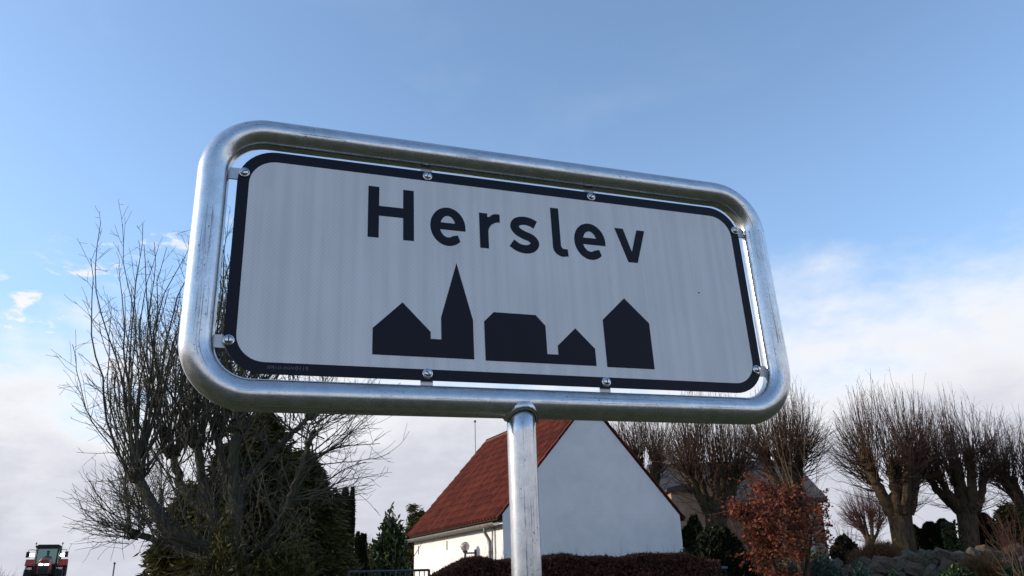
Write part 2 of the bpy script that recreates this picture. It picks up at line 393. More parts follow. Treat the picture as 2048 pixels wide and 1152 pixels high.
M = dict(
    zinc=galvanised_material(), sheet=sheet_material(), wall=wall_material(), church=church_material(),
    navy=material('navy_black_film', (0.0050, 0.0065, 0.017), (0.006, 0.008, 0.019), 3, 0.45, spec=0.22),
    grey_print=material('grey_print', (0.16, 0.17, 0.20), rough=0.5),
    bolt=material('bright_zinc_bolt', (0.72, 0.73, 0.75), (0.55, 0.56, 0.58), 90, 0.16, 1.0),
    slot=material('dark_slot', (0.02, 0.02, 0.022), rough=0.5, metallic=0.6),
    plate_back=material('raw_aluminium', (0.55, 0.56, 0.58), rough=0.4, metallic=1.0),
    grass=material('grass', (0.034, 0.041, 0.018), (0.058, 0.058, 0.030), 1.3, 0.95, bump=0.6, bscale=30, spec=0.1),
    asphalt=material('asphalt', (0.050, 0.050, 0.052), (0.040, 0.040, 0.042), 20, 0.9, bump=0.2, bscale=120),
    paint=material('road_paint', (0.70, 0.70, 0.68), (0.55, 0.55, 0.53), 12, 0.7),
    gravel=material('gravel', (0.22, 0.18, 0.15), (0.15, 0.125, 0.11), 14, 0.95, bump=0.5, bscale=60),
    kerb=material('granite_kerb', (0.16, 0.15, 0.145), (0.10, 0.10, 0.10), 25, 0.85),
    tile=material('clay_pantile', (0.215, 0.047, 0.026), (0.140, 0.034, 0.020), 2.2, 0.75, bump=0.2, bscale=30, spec=0.2),
    tile_b=material('dark_clay_pantile', (0.165, 0.040, 0.024), (0.105, 0.031, 0.020), 2.0, 0.8, bump=0.2, bscale=30, spec=0.2),
    tile_c=material('orange_clay_pantile', (0.260, 0.062, 0.030), (0.170, 0.043, 0.025), 2.0, 0.75, bump=0.2, bscale=30, spec=0.2),
    ridge=material('lichened_ridge_tile', (0.26, 0.105, 0.050), (0.17, 0.11, 0.055), 6, 0.9),
    batten=material('roof_boarding', (0.035, 0.022, 0.016), rough=0.95),
    gutter=material('weathered_zinc_gutter', (0.27, 0.25, 0.22), (0.17, 0.16, 0.145), 9, 0.6, 0.1),
    pipe=material('grey_downpipe', (0.23, 0.235, 0.23), (0.17, 0.17, 0.17), 7, 0.6),
    lead=material('grey_roof_slate', (0.085, 0.078, 0.076), (0.060, 0.055, 0.054), 3, 0.7, bump=0.2),
    white_trim=material('white_trim', (0.74, 0.73, 0.70), rough=0.7),
    pane=material('window_pane', (0.03, 0.035, 0.04), rough=0.08, spec=0.6),
    lime_bark=bark_material('lime_bark', (0.045, 0.032, 0.021), (0.130, 0.094, 0.058), (0.066, 0.062, 0.027)),
    dark_bark=bark_material('ash_bark', (0.050, 0.046, 0.036), (0.115, 0.105, 0.082), (0.070, 0.074, 0.036)),
    lime_twig=material('lime_shoots', (0.118, 0.068, 0.045), (0.056, 0.036, 0.027), 3, 0.85, island=True, spec=0.2),
    red_twig=material('red_twigs', (0.120, 0.050, 0.038), (0.075, 0.036, 0.028), 3, 0.85, island=True, spec=0.2),
    ash_twig=material('olive_shoots', (0.105, 0.098, 0.070), (0.050, 0.045, 0.034), 3, 0.8, island=True, spec=0.25),
    straw_twig=material('pale_stems', (0.150, 0.105, 0.065), (0.100, 0.070, 0.045), 3, 0.85, island=True),
    beech_leaf=material('withered_beech_leaf', (0.300, 0.085, 0.042), (0.085, 0.030, 0.019), 3, 0.75, island=True, translucent=0.28),
    conifer=material('dark_conifer_spray', (0.046, 0.055, 0.019), (0.135, 0.118, 0.040), 3, 0.8, island=True, translucent=0.1, spec=0.15),
    yew=material('yew_needles', (0.010, 0.015, 0.007), (0.024, 0.028, 0.011), 3, 0.85, island=True, spec=0.15),
    olive=material('olive_conifer_spray', (0.085, 0.072, 0.016), (0.034, 0.036, 0.010), 3, 0.8, island=True, translucent=0.15),
    laurel=material('laurel_leaf', (0.022, 0.048, 0.013), (0.058, 0.085, 0.024), 3, 0.38, island=True, translucent=0.1, spec=0.5),
    juniper=material('blue_juniper', (0.075, 0.115, 0.085), (0.040, 0.070, 0.050), 3, 0.8, island=True),
    hedge=material('brown_hedge_leaf', (0.150, 0.062, 0.040), (0.052, 0.024, 0.018), 3, 0.85, island=True, translucent=0.1, spec=0.15),
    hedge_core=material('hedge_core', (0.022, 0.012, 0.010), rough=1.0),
    ivy=material('ivy_leaf', (0.060, 0.075, 0.016), (0.028, 0.042, 0.012), 3, 0.5, island=True),
    dry_grass=material('dry_grass', (0.220, 0.125, 0.055), (0.120, 0.066, 0.032), 3, 0.9, island=True, translucent=0.2),
    stone=material('fieldstone_grey', (0.120, 0.100, 0.078), (0.045, 0.050, 0.030), 9, 0.9, bump=0.5, bscale=14),
    stone_b=material('fieldstone_rose', (0.130, 0.090, 0.064), (0.055, 0.052, 0.034), 9, 0.9, bump=0.5, bscale=14),
    stone_c=material('fieldstone_pale', (0.26, 0.25, 0.225), (0.15, 0.145, 0.13), 5, 0.9, bump=0.5, bscale=14),
    rail=material('painted_rail', (0.075, 0.085, 0.095), (0.055, 0.06, 0.07), 10, 0.6),
    red=material('tractor_red_paint', (0.24, 0.016, 0.013), (0.16, 0.020, 0.016), 4, 0.45, spec=0.5),
    black=material('black_plastic', (0.012, 0.013, 0.014), (0.02, 0.021, 0.022), 6, 0.5),
    tyre=material('tyre_rubber', (0.014, 0.015, 0.018), (0.024, 0.025, 0.027), 9, 0.85),
    rim=material('silver_rim', (0.42, 0.42, 0.42), rough=0.5, metallic=0.3),
    cabglass=glass_material('cab_glass', (0.16, 0.33, 0.30), 0.30),
    globe=glass_material('smoked_globe', (0.52, 0.44, 0.44), 0.62, 0.12),
    orange=material('orange_lens', (0.55, 0.12, 0.02), rough=0.3),
    cloth=material('dark_work_jacket', (0.018, 0.022, 0.025), rough=0.9),
    skin=material('skin', (0.30, 0.17, 0.12), rough=0.6),
    lamp=lamp_material('lit_headlamp', (1.0, 0.97, 0.90), 14.0),
    lid=material('grey_bin_lid', (0.17, 0.20, 0.24), (0.13, 0.15, 0.18), 5, 0.5),
    bin=material('dark_bin', (0.018, 0.020, 0.022), rough=0.6),
)

# ------------------------------------------------------------------ the ground and the road
def axis_values():
    a = list(np.arange(-45, 62, 1.0)); s = 1.5; x = 62.0
    while x < 2600: a.append(x); x += s; s *= 1.22
    s = 1.5; x = -46.0; b = []
    while x > -2600: b.append(x); x -= s; s *= 1.22
    return np.array(b[::-1] + a)
gx = axis_values(); GX, GY = np.meshgrid(gx, gx, indexing='ij'); n_ = len(gx)
gi, gj = np.meshgrid(np.arange(n_ - 1), np.arange(n_ - 1), indexing='ij')
quad = np.stack([gi * n_ + gj, (gi + 1) * n_ + gj, (gi + 1) * n_ + gj + 1, gi * n_ + gj + 1], -1).reshape(-1, 4)
tag(obj('ground', np.stack([GX, GY, H(GX, GY)], -1).reshape(-1, 3), quad, M['grass'], smooth_shade=True), kind='structure')

ROAD0, ROAD1 = np.array([-52.0, 100.0]), np.array([8.0, -40.0])
rdir = norm(ROAD1 - ROAD0); rnor = np.array([-rdir[1], rdir[0]])
def strip(off0, off1, s0, s1, lift, step=1.0):
    s = np.linspace(s0, s1, max(2, int((s1 - s0) / step) + 1)); k = max(2, int(abs(off1 - off0)) + 1); o = np.linspace(off0, off1, k)
    S, O = np.meshgrid(s, o, indexing='ij'); p = ROAD0 + S[..., None] * rdir + O[..., None] * rnor
    v = np.stack([p[..., 0], p[..., 1], H(p[..., 0], p[..., 1]) + lift], -1).reshape(-1, 3); a, b = len(s), k
    i, j = np.meshgrid(np.arange(a - 1), np.arange(b - 1), indexing='ij')
    return v, np.stack([i * b + j, i * b + j + 1, (i + 1) * b + j + 1, (i + 1) * b + j], -1).reshape(-1, 4)
L_ = np.linalg.norm(ROAD1 - ROAD0)
v, f = strip(-3.0, 3.0, 0, L_, 0.022); road = tag(obj('road', v, f[:, ::-1], M['asphalt'], smooth_shade=True), kind='structure')
for o_ in (-2.75, 2.65):
    v, f = strip(o_, o_ + 0.1, 0, L_, 0.027); obj('edge_line', v, f[:, ::-1], M['paint'], road)
for k in range(10):
    v, f = strip(-0.05, 0.05, 4 + k * 15, 9 + k * 15, 0.027); obj('centre_dash', v, f[:, ::-1], M['paint'], road)
# gravel path that climbs to the churchyard, with its granite kerb
pp = [np.array(p) for p in ((10.6, 19.0), (11.6, 22.0), (12.1, 24.2))]
pv = []; pf = []
for k, p in enumerate(pp):
    for o_ in (-0.7, 0.7): pv.append((p[0] + o_, p[1], float(H(p[0] + o_, p[1])) + 0.02))
for k in range(2): pf.append((2 * k, 2 * k + 1, 2 * k + 3, 2 * k + 2))
tag(obj('gravel_path', pv, pf, M['gravel']), kind='structure')

# ------------------------------------------------------------------ the town sign
PL_O = np.array([0.0146462, 1.51058804, 1.99415309])               # middle of the plate
PL_X = norm(np.array([0.9407, 0.3390, 0.0111])); PL_U = np.array([-0.0178, 0.0167, 0.9997])
PL_U = norm(PL_U - PL_X * (PL_U @ PL_X)); PL_N = np.cross(PL_X, PL_U)   # towards the reader
def pl(x, y, z=0.0):
    """point on the plate, millimetres right, up and out of it"""
    return PL_O + (PL_X * x + PL_U * y + PL_N * z) / 1000
PM = np.stack([PL_X, PL_U, PL_N], 1)                               # local plate axes -> world

join = pl(-10, -264, -4)
sign = thing('town_sign', (join[0], join[1], float(H(join[0], join[1]))),
             'white town name sign with black border in a bent galvanised tube frame', 'road sign')

def rrect(hw, ht, hb, r, k=10):
    out = []
    for cx_, cy_, a0 in ((hw - r, ht - r, 0), (-hw + r, ht - r, 90), (-hw + r, hb + r, 180), (hw - r, hb + r, 270)):
        out += [(cx_ + r * math.cos(RAD(a0 + 90 * i / k)), cy_ + r * math.sin(RAD(a0 + 90 * i / k))) for i in range(k + 1)]
    return out

def flat_part(name, loops, z0, z1, mat, parent, uv=False):
    """flat print or sheet of a little thickness between z0 and z1 (mm); first loop is the outline, others are holes"""
    pts = [p for l in loops for p in l]; n = len(pts)
    tri = tessellate_polygon([[Vector((p[0], p[1], 0)) for p in l] for l in loops])
    F = []
    for t in tri:
        a, b, c = (pts[i] for i in t)
        s = (b[0] - a[0]) * (c[1] - a[1]) - (b[1] - a[1]) * (c[0] - a[0])
        if abs(s) < 1e-9: continue
        t = tuple(t) if s > 0 else tuple(t)[::-1]
        F.append(t); F.append(tuple(i + n for i in t)[::-1])
    k = 0
    for l in loops:
        m = len(l)
        F += [(k + i, k + i + n, k + (i + 1) % m + n, k + (i + 1) % m) for i in range(m)]; k += m
    V = [pl(p[0], p[1], z1) for p in pts] + [pl(p[0], p[1], z0) for p in pts]
    return obj(name, V, F, mat, parent, uv=np.array([(p[0] / 1000, p[1] / 1000) for p in pts] * 2) if uv else None)

plate = flat_part('plate', [rrect(562.5, 225, -225, 72)], -4.0, 0.0, M['navy'], sign)
plate['label'] = 'black bordered sign plate'
sheet = flat_part('white_sheet', [rrect(541, 202.5, -204, 51)], 0.05, 0.45, M['sheet'], sign, uv=True)
back = flat_part('back_panel', [rrect(560, 223, -223, 70)], -5.5, -4.2, M['plate_back'], sign)

def arc(cx_, cy_, rx, ry, a0, a1, k=26):
    return [(cx_ + rx * math.cos(RAD(a0 + (a1 - a0) * i / k)), cy_ + ry * math.sin(RAD(a0 + (a1 - a0) * i / k))) for i in range(k + 1)]

def glyph_e(x0):
    cx_, cy_ = x0 + 37.2, 101.5
    out = [(cx_ + 37.2, 94)] + arc(cx_, cy_, 37.2, 43.7, 4, 313, 44) + [(cx_ + 20.5, 83.5)] + arc(cx_, cy_, 17.5, 24.5, -58, -161, 16) + [(cx_ - 15.6, 94)]
    hole = arc(cx_, cy_, 16.2, 24.5, 20, 160, 20)
    return [out, hole]

def catmull(p, k=8):
    p = np.array(p, float); q = np.vstack([2 * p[0] - p[1], p, 2 * p[-1] - p[-2]]); out = []
    for i in range(1, len(q) - 2):
        for t in np.linspace(0, 1, k, endpoint=False):
            a, b, c, d = q[i - 1], q[i], q[i + 1], q[i + 2]
            out.append(0.5 * (2 * b + (c - a) * t + (2 * a - 5 * b + 4 * c - d) * t ** 2 + (3 * b - a - 3 * c + d) * t ** 3))
    out.append(p[-1]); return np.array(out)

def stroke(p, wdt):
    c = catmull(p); t = norm(np.gradient(c, axis=0)); n = np.stack([-t[:, 1], t[:, 0]], 1) * wdt / 2
    return [tuple(x) for x in c + n] + [tuple(x) for x in (c - n)[::-1]]

GL = dict(
    H=[[(-313, 175), (-313, 61), (-291, 61), (-291, 110), (-242, 110), (-242, 61), (-220, 61), (-220, 175), (-242, 175), (-242, 132), (-291, 132), (-291, 175)]],
    e=glyph_e(-186),
    r=[[(-81, 61), (-62, 61), (-62, 95)] + arc(-37, 98, 25, 25.5, 180, 96, 10) + [(-35.5, 123.5), (-35.5, 142.5)] + arc(-41, 121, 22, 22, 82, 142, 8) + [(-63, 134), (-63, 142), (-81, 142)]],
    s=[stroke([(-11, 79.5), (3, 70.5), (20, 67.5), (35, 72.5), (41, 84), (33, 94.5), (16, 101), (3, 108.5), (-3, 119), (3, 130), (18, 134.5), (33, 132.5), (44.5, 127)], 19.5)],
    l=[[(82, 174), (82, 80)] + arc(105, 80, 23, 21.5, 184, 272, 12) + [(117, 60.5), (116, 77)] + arc(108, 86, 7, 9, 262, 182, 6) + [(101, 174)]],
    e2=glyph_e(133.5),
    v=[[(234, 142), (260, 61), (283, 61), (309, 142), (289, 142), (271.5, 87), (255, 142)]])
for ch, loops in GL.items():
    flat_part('letter', loops, 0.5, 0.8, M['navy'], sign)
for sil in ([(-300, -128), (-243, -72), (-188, -129), (-188, -143), (-167, -143), (-167, -98), (-133, 21), (-102, -99), (-102, -180), (-300, -180)],
            [(-79, -100), (-58, -79), (32, -79), (52, -101), (52, -161), (76, -161), (76, -142), (118, -102), (159, -144), (159, -181), (-79, -181)],
            [(183, -79), (239, -26), (293, -80), (293, -182), (183, -182)]):
    flat_part('skyline_silhouette', [sil], 0.5, 0.8, M['navy'], sign)
flat_part('dirt_speck', [arc(429, 2, 2.6, 1.3, 0, 330, 8)], 0.5, 0.9, M['slot'], sign)

def lettering(text, x, y, size, mat, parent, name, shear=0.0, space=1.0):
    c = bpy.data.curves.new('lettering', 'FONT'); c.body = text; c.size = size; c.shear = shear; c.space_character = space
    t = bpy.data.objects.new('lettering', c); col.objects.link(t)
    dg = bpy.context.evaluated_depsgraph_get(); me = bpy.data.meshes.new_from_object(t.evaluated_get(dg))
    V = [pl(x + p.co.x, y + p.co.y, 0.35) for p in me.vertices]; F = [tuple(p.vertices) for p in me.polygons]
    wd = max(p.co.x for p in me.vertices)
    bpy.data.objects.remove(t); bpy.data.curves.remove(c); bpy.data.meshes.remove(me)
    obj(name, V, F, mat, parent); return wd
wd = lettering('SERI-O-SIGN', -486, -215.5, 7.6, M['grey_print'], sign, 'maker_mark', 0.25, 1.12)
lettering('0119', -486 + wd + 2, -216.5, 10.5, M['grey_print'], sign, 'maker_mark', 0, 1.12)

# bent tube frame
TR_ = 29.0
path = rrect(606, 265.5, -263.5, 97, 18); dense = []
for i in range(len(path)):
    a, b = np.array(path[i]), np.array(path[(i + 1) % len(path)]); k = max(1, int(np.linalg.norm(b - a) / 22))
    dense += [a + (b - a) * j / k for j in range(k)]
fp = np.array([pl(p[0], p[1], -6) for p in dense]); fp = np.vstack([fp, fp[:1]])
v, f, uv = sweep(fp, TR_ / 1000, 32, cap=False, uv=True)
frame = obj('tube_frame', v, f, M['zinc'], sign, True, uv=uv)
# post, plumb, mitred on to the underside of the frame
pts = np.array([(join[0], join[1] + 0.000, z) for z in np.linspace(float(H(join[0], join[1])) - 0.3, join[2] - 0.004, 40)])
v, f, uv = sweep(pts, 0.0277, 32, uv=True)
post = obj('post', v, f, M['zinc'], sign, True, uv=uv + np.array([5.3, 0.11]))
# weld collar: a saddle that follows the frame tube
cv, cf, cuv = [], [], []
NA = 40
for k, (dx, sd, y_side, y_front) in enumerate(((0.0004, 0.0281, 0.0375, 0.0185), (0.0018, 0.0294, 0.0362, 0.0165), (0.0050, 0.0310, 0.0340, 0.0120), (0.0090, 0.0303, 0.0310, 0.0060), (0.0115, 0.0284, 0.0288, 0.0010))):
    for i in range(NA):
        a = 2 * np.pi * i / NA; fl = dx * (0.6 + 0.4 * math.cos(a) ** 2)
        p = join + PL_X * (0.0277 + fl) * math.cos(a) + PL_N * sd * math.sin(a) - PL_U * (y_side - (y_side - y_front) * abs(math.sin(a)))
        cv.append(p); cuv.append((0.05 * i, 0.1 * k))
for k in range(4):
    for i in range(NA): cf.append((k * NA + i, k * NA + (i + 1) % NA, (k + 1) * NA + (i + 1) % NA, (k + 1) * NA + i))
wc = obj('weld_collar', cv, cf, M['zinc'], sign, True, uv=cuv)
sv_, sf_ = sweep(np.array(cv[:NA]), 0.0006, 5, closed=True); obj('weld_seam', sv_, sf_, M['slot'], wc)
sv_, sf_ = sweep(np.array(cv[2 * NA:3 * NA]) * 1.0 + rng.normal(size=(NA, 3)) * 0.0005, 0.0016, 6, closed=True); obj('weld_bead', sv_, sf_, M['plate_back'], wc, True)

# screws with washers, and the lugs they hold
SCR = [(-551, 172, 180, 25), (-191, 214, 90, 70), (184, 214, 90, 40), (554, 171, 0, 78), (-553, -167, 180, 92), (-195, -212.5, 270, 140), (177, -214, 270, 88), (549, -171, 0, 100)]
for x, y, a, sa in SCR:
    ca, sa_ = math.cos(RAD(a)), math.sin(RAD(a))
    reach = 606 - 22 - abs(x) if a in (0, 180) else (265 - 24 - abs(y))
    lug = MB()
    mid = pl(x + ca * reach / 2, y + sa_ * reach / 2, -9.0)
    ang = RAD(a); Rz = PM @ np.array([[math.cos(ang), -math.sin(ang), 0], [math.sin(ang), math.cos(ang), 0], [0, 0, 1]])
    lug.box(mid, ((reach + 16) / 1000, 0.024, 0.004), Rz)
    lug.box(pl(x + ca * (reach + 2), y + sa_ * (reach + 2), -7.0), (0.010, 0.029, 0.009), Rz, 0.75)
    lug.build('lug', M['plate_back'], sign)
    s_ = MB(); s_.lathe([(0.0101, 0), (0.0101, 0.0013), (0.0094, 0.0018), (0.0, 0.0018)], pl(x, y, 0.9 if False else 0.5), 24, PM)
    washer = s_.build('screw', M['bolt'], sign, True)
    d = MB(); d.lathe([(0.0080, 0.0018), (0.0078, 0.0030), (0.0066, 0.0047), (0.0046, 0.0057), (0.0022, 0.0061), (0.0002, 0.0062)], pl(x, y, 0.5), 24, PM)
    d.build('dome_head', M['bolt'], washer, True)
    sl_ = MB(); an = RAD(sa); Rz = PM @ np.array([[math.cos(an), -math.sin(an), 0], [math.sin(an), math.cos(an), 0], [0, 0, 1]])
    sl_.box(pl(x, y, 0.5 + 5.2), (0.0108, 0.0017, 0.0024), Rz); sl_.build('slot', M['slot'], washer)

# ------------------------------------------------------------------ the white house with the tiled roof
EA = RAD(-26.0)                                                    # direction of the eaves, away from the gable
HD = np.array([math.sin(EA), math.cos(EA), 0.0]); HW = np.array([math.cos(EA), -math.sin(EA), 0.0]); UPV = np.array([0, 0, 1.0])
HA = at(1005, 1028, 21.0); EAVE = HA[2]
hw_ = 5.60 / 2; HL = 7.05; RISE = 3.10
hbase = float(H(HA[0] + 1, HA[1])) - 0.15
HO = HA + HW * hw_ ; HO = np.array([HO[0], HO[1], 0.0])            # middle of the gable at ground level
def hp(x, y, z): return HO + HW * x + HD * y + UPV * z             # x across, y along the house, z height
house = thing('whitewashed_house', hp(0, 0, hbase), 'low white house with a steep red tiled roof behind the sign post', 'house')
pent = [(-hw_, hbase), (hw_, hbase), (hw_, EAVE), (0, EAVE + RISE), (-hw_, EAVE)]
V = [hp(x, 0, z) for x, z in pent] + [hp(x, HL, z) for x, z in pent]
def wall_face(name, idx, uvs):
    obj(name, [V[i] for i in idx], [tuple(range(len(idx)))], M['wall'], house, uv=uvs)
wall_face('gable_wall', (0, 1, 2, 3, 4), pent)
wall_face('gable_wall', (9, 8, 7, 6, 5), [pent[i] for i in (4, 3, 2, 1, 0)])
wall_face('side_wall', (0, 4, 9, 5), [(0, hbase), (0, EAVE), (HL, EAVE), (HL, hbase)])
wall_face('side_wall', (1, 6, 7, 2), [(0, hbase), (HL, hbase), (HL, EAVE), (0, EAVE)])

slope = math.hypot(hw_, RISE); rd = np.array([hw_, RISE]) / slope  # up the left slope in (x, z)
LIFT = 0.05
roof_mb = MB()
for s_ in (-1, 1):
    a = np.array([s_ * (hw_ + 0.14), EAVE - 0.14 * RISE / hw_]); b = np.array([0.0, EAVE + RISE]); n2 = np.array([s_ * rd[1], rd[0]])
    poly = [a + n2 * 0.004, b + np.array([0, 0.006]), b + np.array([0, 0.045]), a + n2 * 0.03]
    roof_mb.prism(poly, HD * (HL + 0.02), hp(0, -0.01, 0), HW, UPV)
roof = roof_mb.build('roof', M['batten'], house)

# pantiles: S-shaped, each overlapping the one below
TW, TE = 0.2075, 0.318                                             # cover width and exposed length
def tile_mesh(mat):
    xs = TW * np.array([-.06, .30, .55, .68, .80, .92, 1.02])
    prof = np.array([.004, -.018, .004, .050, .072, .052, -.004])
    V_, F_ = [], []
    for l, lift in ((-0.035, 0.030), (TE + 0.02, 0.004)):
        for x, h in zip(xs, prof): V_.append((x, l, h + lift))
    for x, h in zip(xs, prof): V_.append((x, -0.035, h + 0.030 - 0.024))
    for i in range(6): F_ += [(i, i + 1, 8 + i, 7 + i), (14 + i, 15 + i, i + 1, i)]
    F_ += [(14, 0, 7), (20, 13, 6)]
    return link_mesh('tile', V_, F_, mat, False)
tiles = [tile_mesh(M[k]) for k in ('tile', 'tile_b', 'tile_c')]
ncol = int((HL + 0.06) / TW); nrow = int((slope + 0.10) / TE) + 1
def tile_matrix(side, c, r, j=(0, 0, 0)):
    across = HD * (1 if side < 0 else -1); upd = HW * (-side * rd[0]) + UPV * rd[1]
    n3 = np.cross(across, upd) if side < 0 else np.cross(across, upd)
    if n3[2] < 0: n3 = -n3; across = -across
    y0 = (-0.045 + c * TW) if side < 0 else (-0.045 + c * TW)
    base = hp(side * (hw_ + 0.10), y0, EAVE - 0.10 * RISE / hw_)
    across = HD
    n3 = np.cross(HD, upd); flip = n3[2] < 0
    if flip: n3 = -n3
    o = base + upd * (r * TE + 0.01) + n3 * (LIFT + j[2]) + across * j[0]
    m = np.eye(4); m[:3, 0] = across; m[:3, 1] = upd; m[:3, 2] = n3; m[:3, 3] = o - root_loc(house)
    return m
cand = sorted([(c, r) for c in range(ncol + 1) for r in range(nrow)], key=lambda q: q[0] * TW * 0.9 - 0.00 * q[1])
rest_v, rest_f, rest_m, off = [], [], [], 0
def tile_choice(): return rnd.choices((0, 1, 2), (5, 3, 3))[0]
def add_rest(m, ti):
    global off
    me = tiles[ti]; vs = np.array([v.co[:] for v in me.vertices]); vs = vs @ m[:3, :3].T + m[:3, 3]
    rest_v.append(vs); rest_f.extend([tuple(i + off for i in p.vertices) for p in me.polygons]); rest_m.extend([ti] * len(me.polygons)); off += len(vs)
k = 0
for c, r in cand:
    if r * TE > slope + 0.06: continue
    j = (rnd.uniform(-0.006, 0.006), 0, rnd.uniform(-0.004, 0.007)); m = tile_matrix(-1, c, r, j); ti = tile_choice()
    if k < 300:
        o = bpy.data.objects.new('tile', tiles[ti]); col.objects.link(o); o.parent = roof; o.matrix_local = Matrix(m.tolist()); k += 1
    else: add_rest(m, ti)
for c in range(ncol + 1):
    for r in range(nrow):
        if r * TE <= slope + 0.06: add_rest(tile_matrix(1, c, r), tile_choice())
rest = obj('tile_field', np.vstack(rest_v) + root_loc(house), rest_f, [M['tile'], M['tile_b'], M['tile_c']], house, mat_idx=rest_m)
rest['kind'] = 'stuff'; rest.parent = roof
nr = int(HL / 0.34) + 1
for k in range(nr):                                                # ridge tiles bedded over the top courses
    y0 = -0.05 + k * (HL + 0.1) / nr; L2 = (HL + 0.1) / nr + 0.05; a = np.linspace(RAD(200), RAD(-20), 8); V_, F_ = [], []
    for yy, rr in ((y0, 0.125), (y0 + L2, 0.108)):
        for t in a: V_.append(hp(rr * math.cos(t), yy, EAVE + RISE + 0.055 + rr * 0.72 * math.sin(t)))
    for t in a: V_.append(hp(0.105 * math.cos(t), y0, EAVE + RISE + 0.055 + 0.105 * 0.72 * math.sin(t)))
    for i in range(7): F_ += [(i, i + 8, i + 9, i + 1), (i, i + 1, i + 17, i + 16)]
    obj('ridge_tile', V_, F_, M['ridge'], roof)

g = MB(); gr = 0.098; a = np.linspace(RAD(180), RAD(360), 9)       # half-round gutter
gx0, gz0 = -hw_ - 0.185, EAVE - 0.200
poly = [(gx0 + gr * math.cos(t), gz0 + gr * math.sin(t)) for t in a] + [(gx0 + (gr - 0.006) * math.cos(t), gz0 + (gr - 0.006) * math.sin(t)) for t in a[::-1]]
g.prism(poly, HD * (HL + 0.10), hp(0, 0.02, 0), HW, UPV)
gut = g.build('gutter', M['gutter'], house)
for k in range(9):
    b_ = MB(); rr = gr + 0.006
    poly = [(gx0 + rr * math.cos(t), gz0 + rr * math.sin(t)) for t in a] + [(gx0 + (gr + .001) * math.cos(t), gz0 + (gr + .001) * math.sin(t)) for t in a[::-1]]
    b_.prism(poly, HD * 0.03, hp(0, 0.35 + k * 0.8, 0), HW, UPV); b_.build('bracket', M['pipe'], gut)
fa = MB(); fa.prism([(-hw_ - 0.10, EAVE - 0.17), (-hw_ - 0.004, EAVE - 0.17), (-hw_ - 0.004, EAVE + 0.01), (-hw_ - 0.10, EAVE - 0.10)], HD * HL, hp(0, 0.005, 0), HW, UPV)
fa.build('fascia_board', M['batten'], house)
dp = MB(); px0 = gx0
dp.tube([hp(gx0, 0.75, gz0 - 0.05), hp(gx0, 0.75, gz0 - 0.20), hp(-hw_ - 0.055, 0.72, gz0 - 0.42), hp(-hw_ - 0.055, 0.72, gz0 - 0.60), hp(-hw_ - 0.055, 0.72, hbase)], 0.042, 10)
dpo = dp.build('downpipe', M['pipe'], house, True)
cl = MB(); cl.lathe([(0.052, 0), (0.052, 0.05)], hp(-hw_ - 0.055, 0.72, gz0 - 0.72), 12); cl.build('pipe_clip', M['gutter'], dpo)
th = MB(); th.tube([hp(-hw_ - 0.02, 0.47, gz0 - 0.0), hp(-hw_ - 0.02, 0.47, hbase)], 0.014, 6); th.build('cable', M['pipe'], house)
for yy in (1.0, 4.0, 6.6):
    vt = MB(); vt.box(hp(-hw_ - 0.006, yy, EAVE - 0.55), (0.012, 0.06, 0.26), np.stack([HW, HD, UPV], 1)); vt.build('wall_vent', M['gutter'] if yy > 2 else M['white_trim'], house)

# globe lamp on its wall bracket
lx = 1.0
for try_y in np.linspace(1.5, 6, 91):                              # the place along the wall that the photo shows
    p = hp(-hw_ - 0.32, try_y, EAVE - 1.0); c_ = ROT.T @ (p - CAM); 
    if c_[0] / c_[2] * F_PX + CX < 931: lx = try_y; break
gp = hp(-hw_ - 0.32, lx, 0); gz = at(931, 1093, gp[1])[2]
lampo = thing('wall_lamp', hp(-hw_ - 0.02, lx, gz - 0.17), 'round smoked globe lamp on a bracket on the sunlit house wall', 'wall lamp')
HM = np.stack([HW, HD, UPV], 1)
b_ = MB(); b_.box(hp(-hw_ - 0.02, lx, gz - 0.20), (0.03, 0.09, 0.24), HM); b_.build('back_plate', M['rail'], lampo)
b_ = MB(); b_.tube([hp(-hw_ - 0.03, lx, gz - 0.17), hp(-hw_ - 0.32, lx, gz - 0.17)], 0.022, 8); b_.tube([hp(-hw_ - 0.32, lx, gz - 0.42), hp(-hw_ - 0.32, lx, gz - 0.11)], 0.03, 10)
b_.lathe([(0.03, 0), (0.07, 0.03), (0.07, 0.06)], hp(-hw_ - 0.32, lx, gz - 0.17), 14); b_.build('arm', M['rail'], lampo, True)
b_ = MB(); th_ = np.linspace(-math.pi / 2 + 0.35, math.pi / 2, 14); b_.lathe([(max(0.001, 0.125 * math.cos(t)), 0.125 * math.sin(t)) for t in th_], hp(-hw_ - 0.32, lx, gz), 24); b_.build('globe', M['globe'], lampo, True)
b_ = MB(); b_.lathe([(0.016, -0.11), (0.016, -0.05), (0.030, -0.02), (0.030, 0.02), (0.002, 0.05)], hp(-hw_ - 0.32, lx, gz), 12); b_.build('bulb', M['white_trim'], lampo, True)

# ------------------------------------------------------------------ bare branches
def grow(p0, d0, length, r0, r1, m=8, up=0.5, wig=0.10, droop=0.0):
    """a shoot that bends upwards as it grows"""
    p = np.array(p0, float); d = norm(np.array(d0, float)); out = [p.copy()]; st = length / (m - 1)
    for k in range(1, m):
        d = norm(d + np.array([0, 0, up]) * st * (1.0 if k < m * 0.7 else 0.5) + rng.normal(size=3) * wig - np.array([0, 0, droop]) * st)
        p = p + d * st; out.append(p.copy())
    return np.array(out), np.linspace(r0, r1, m)


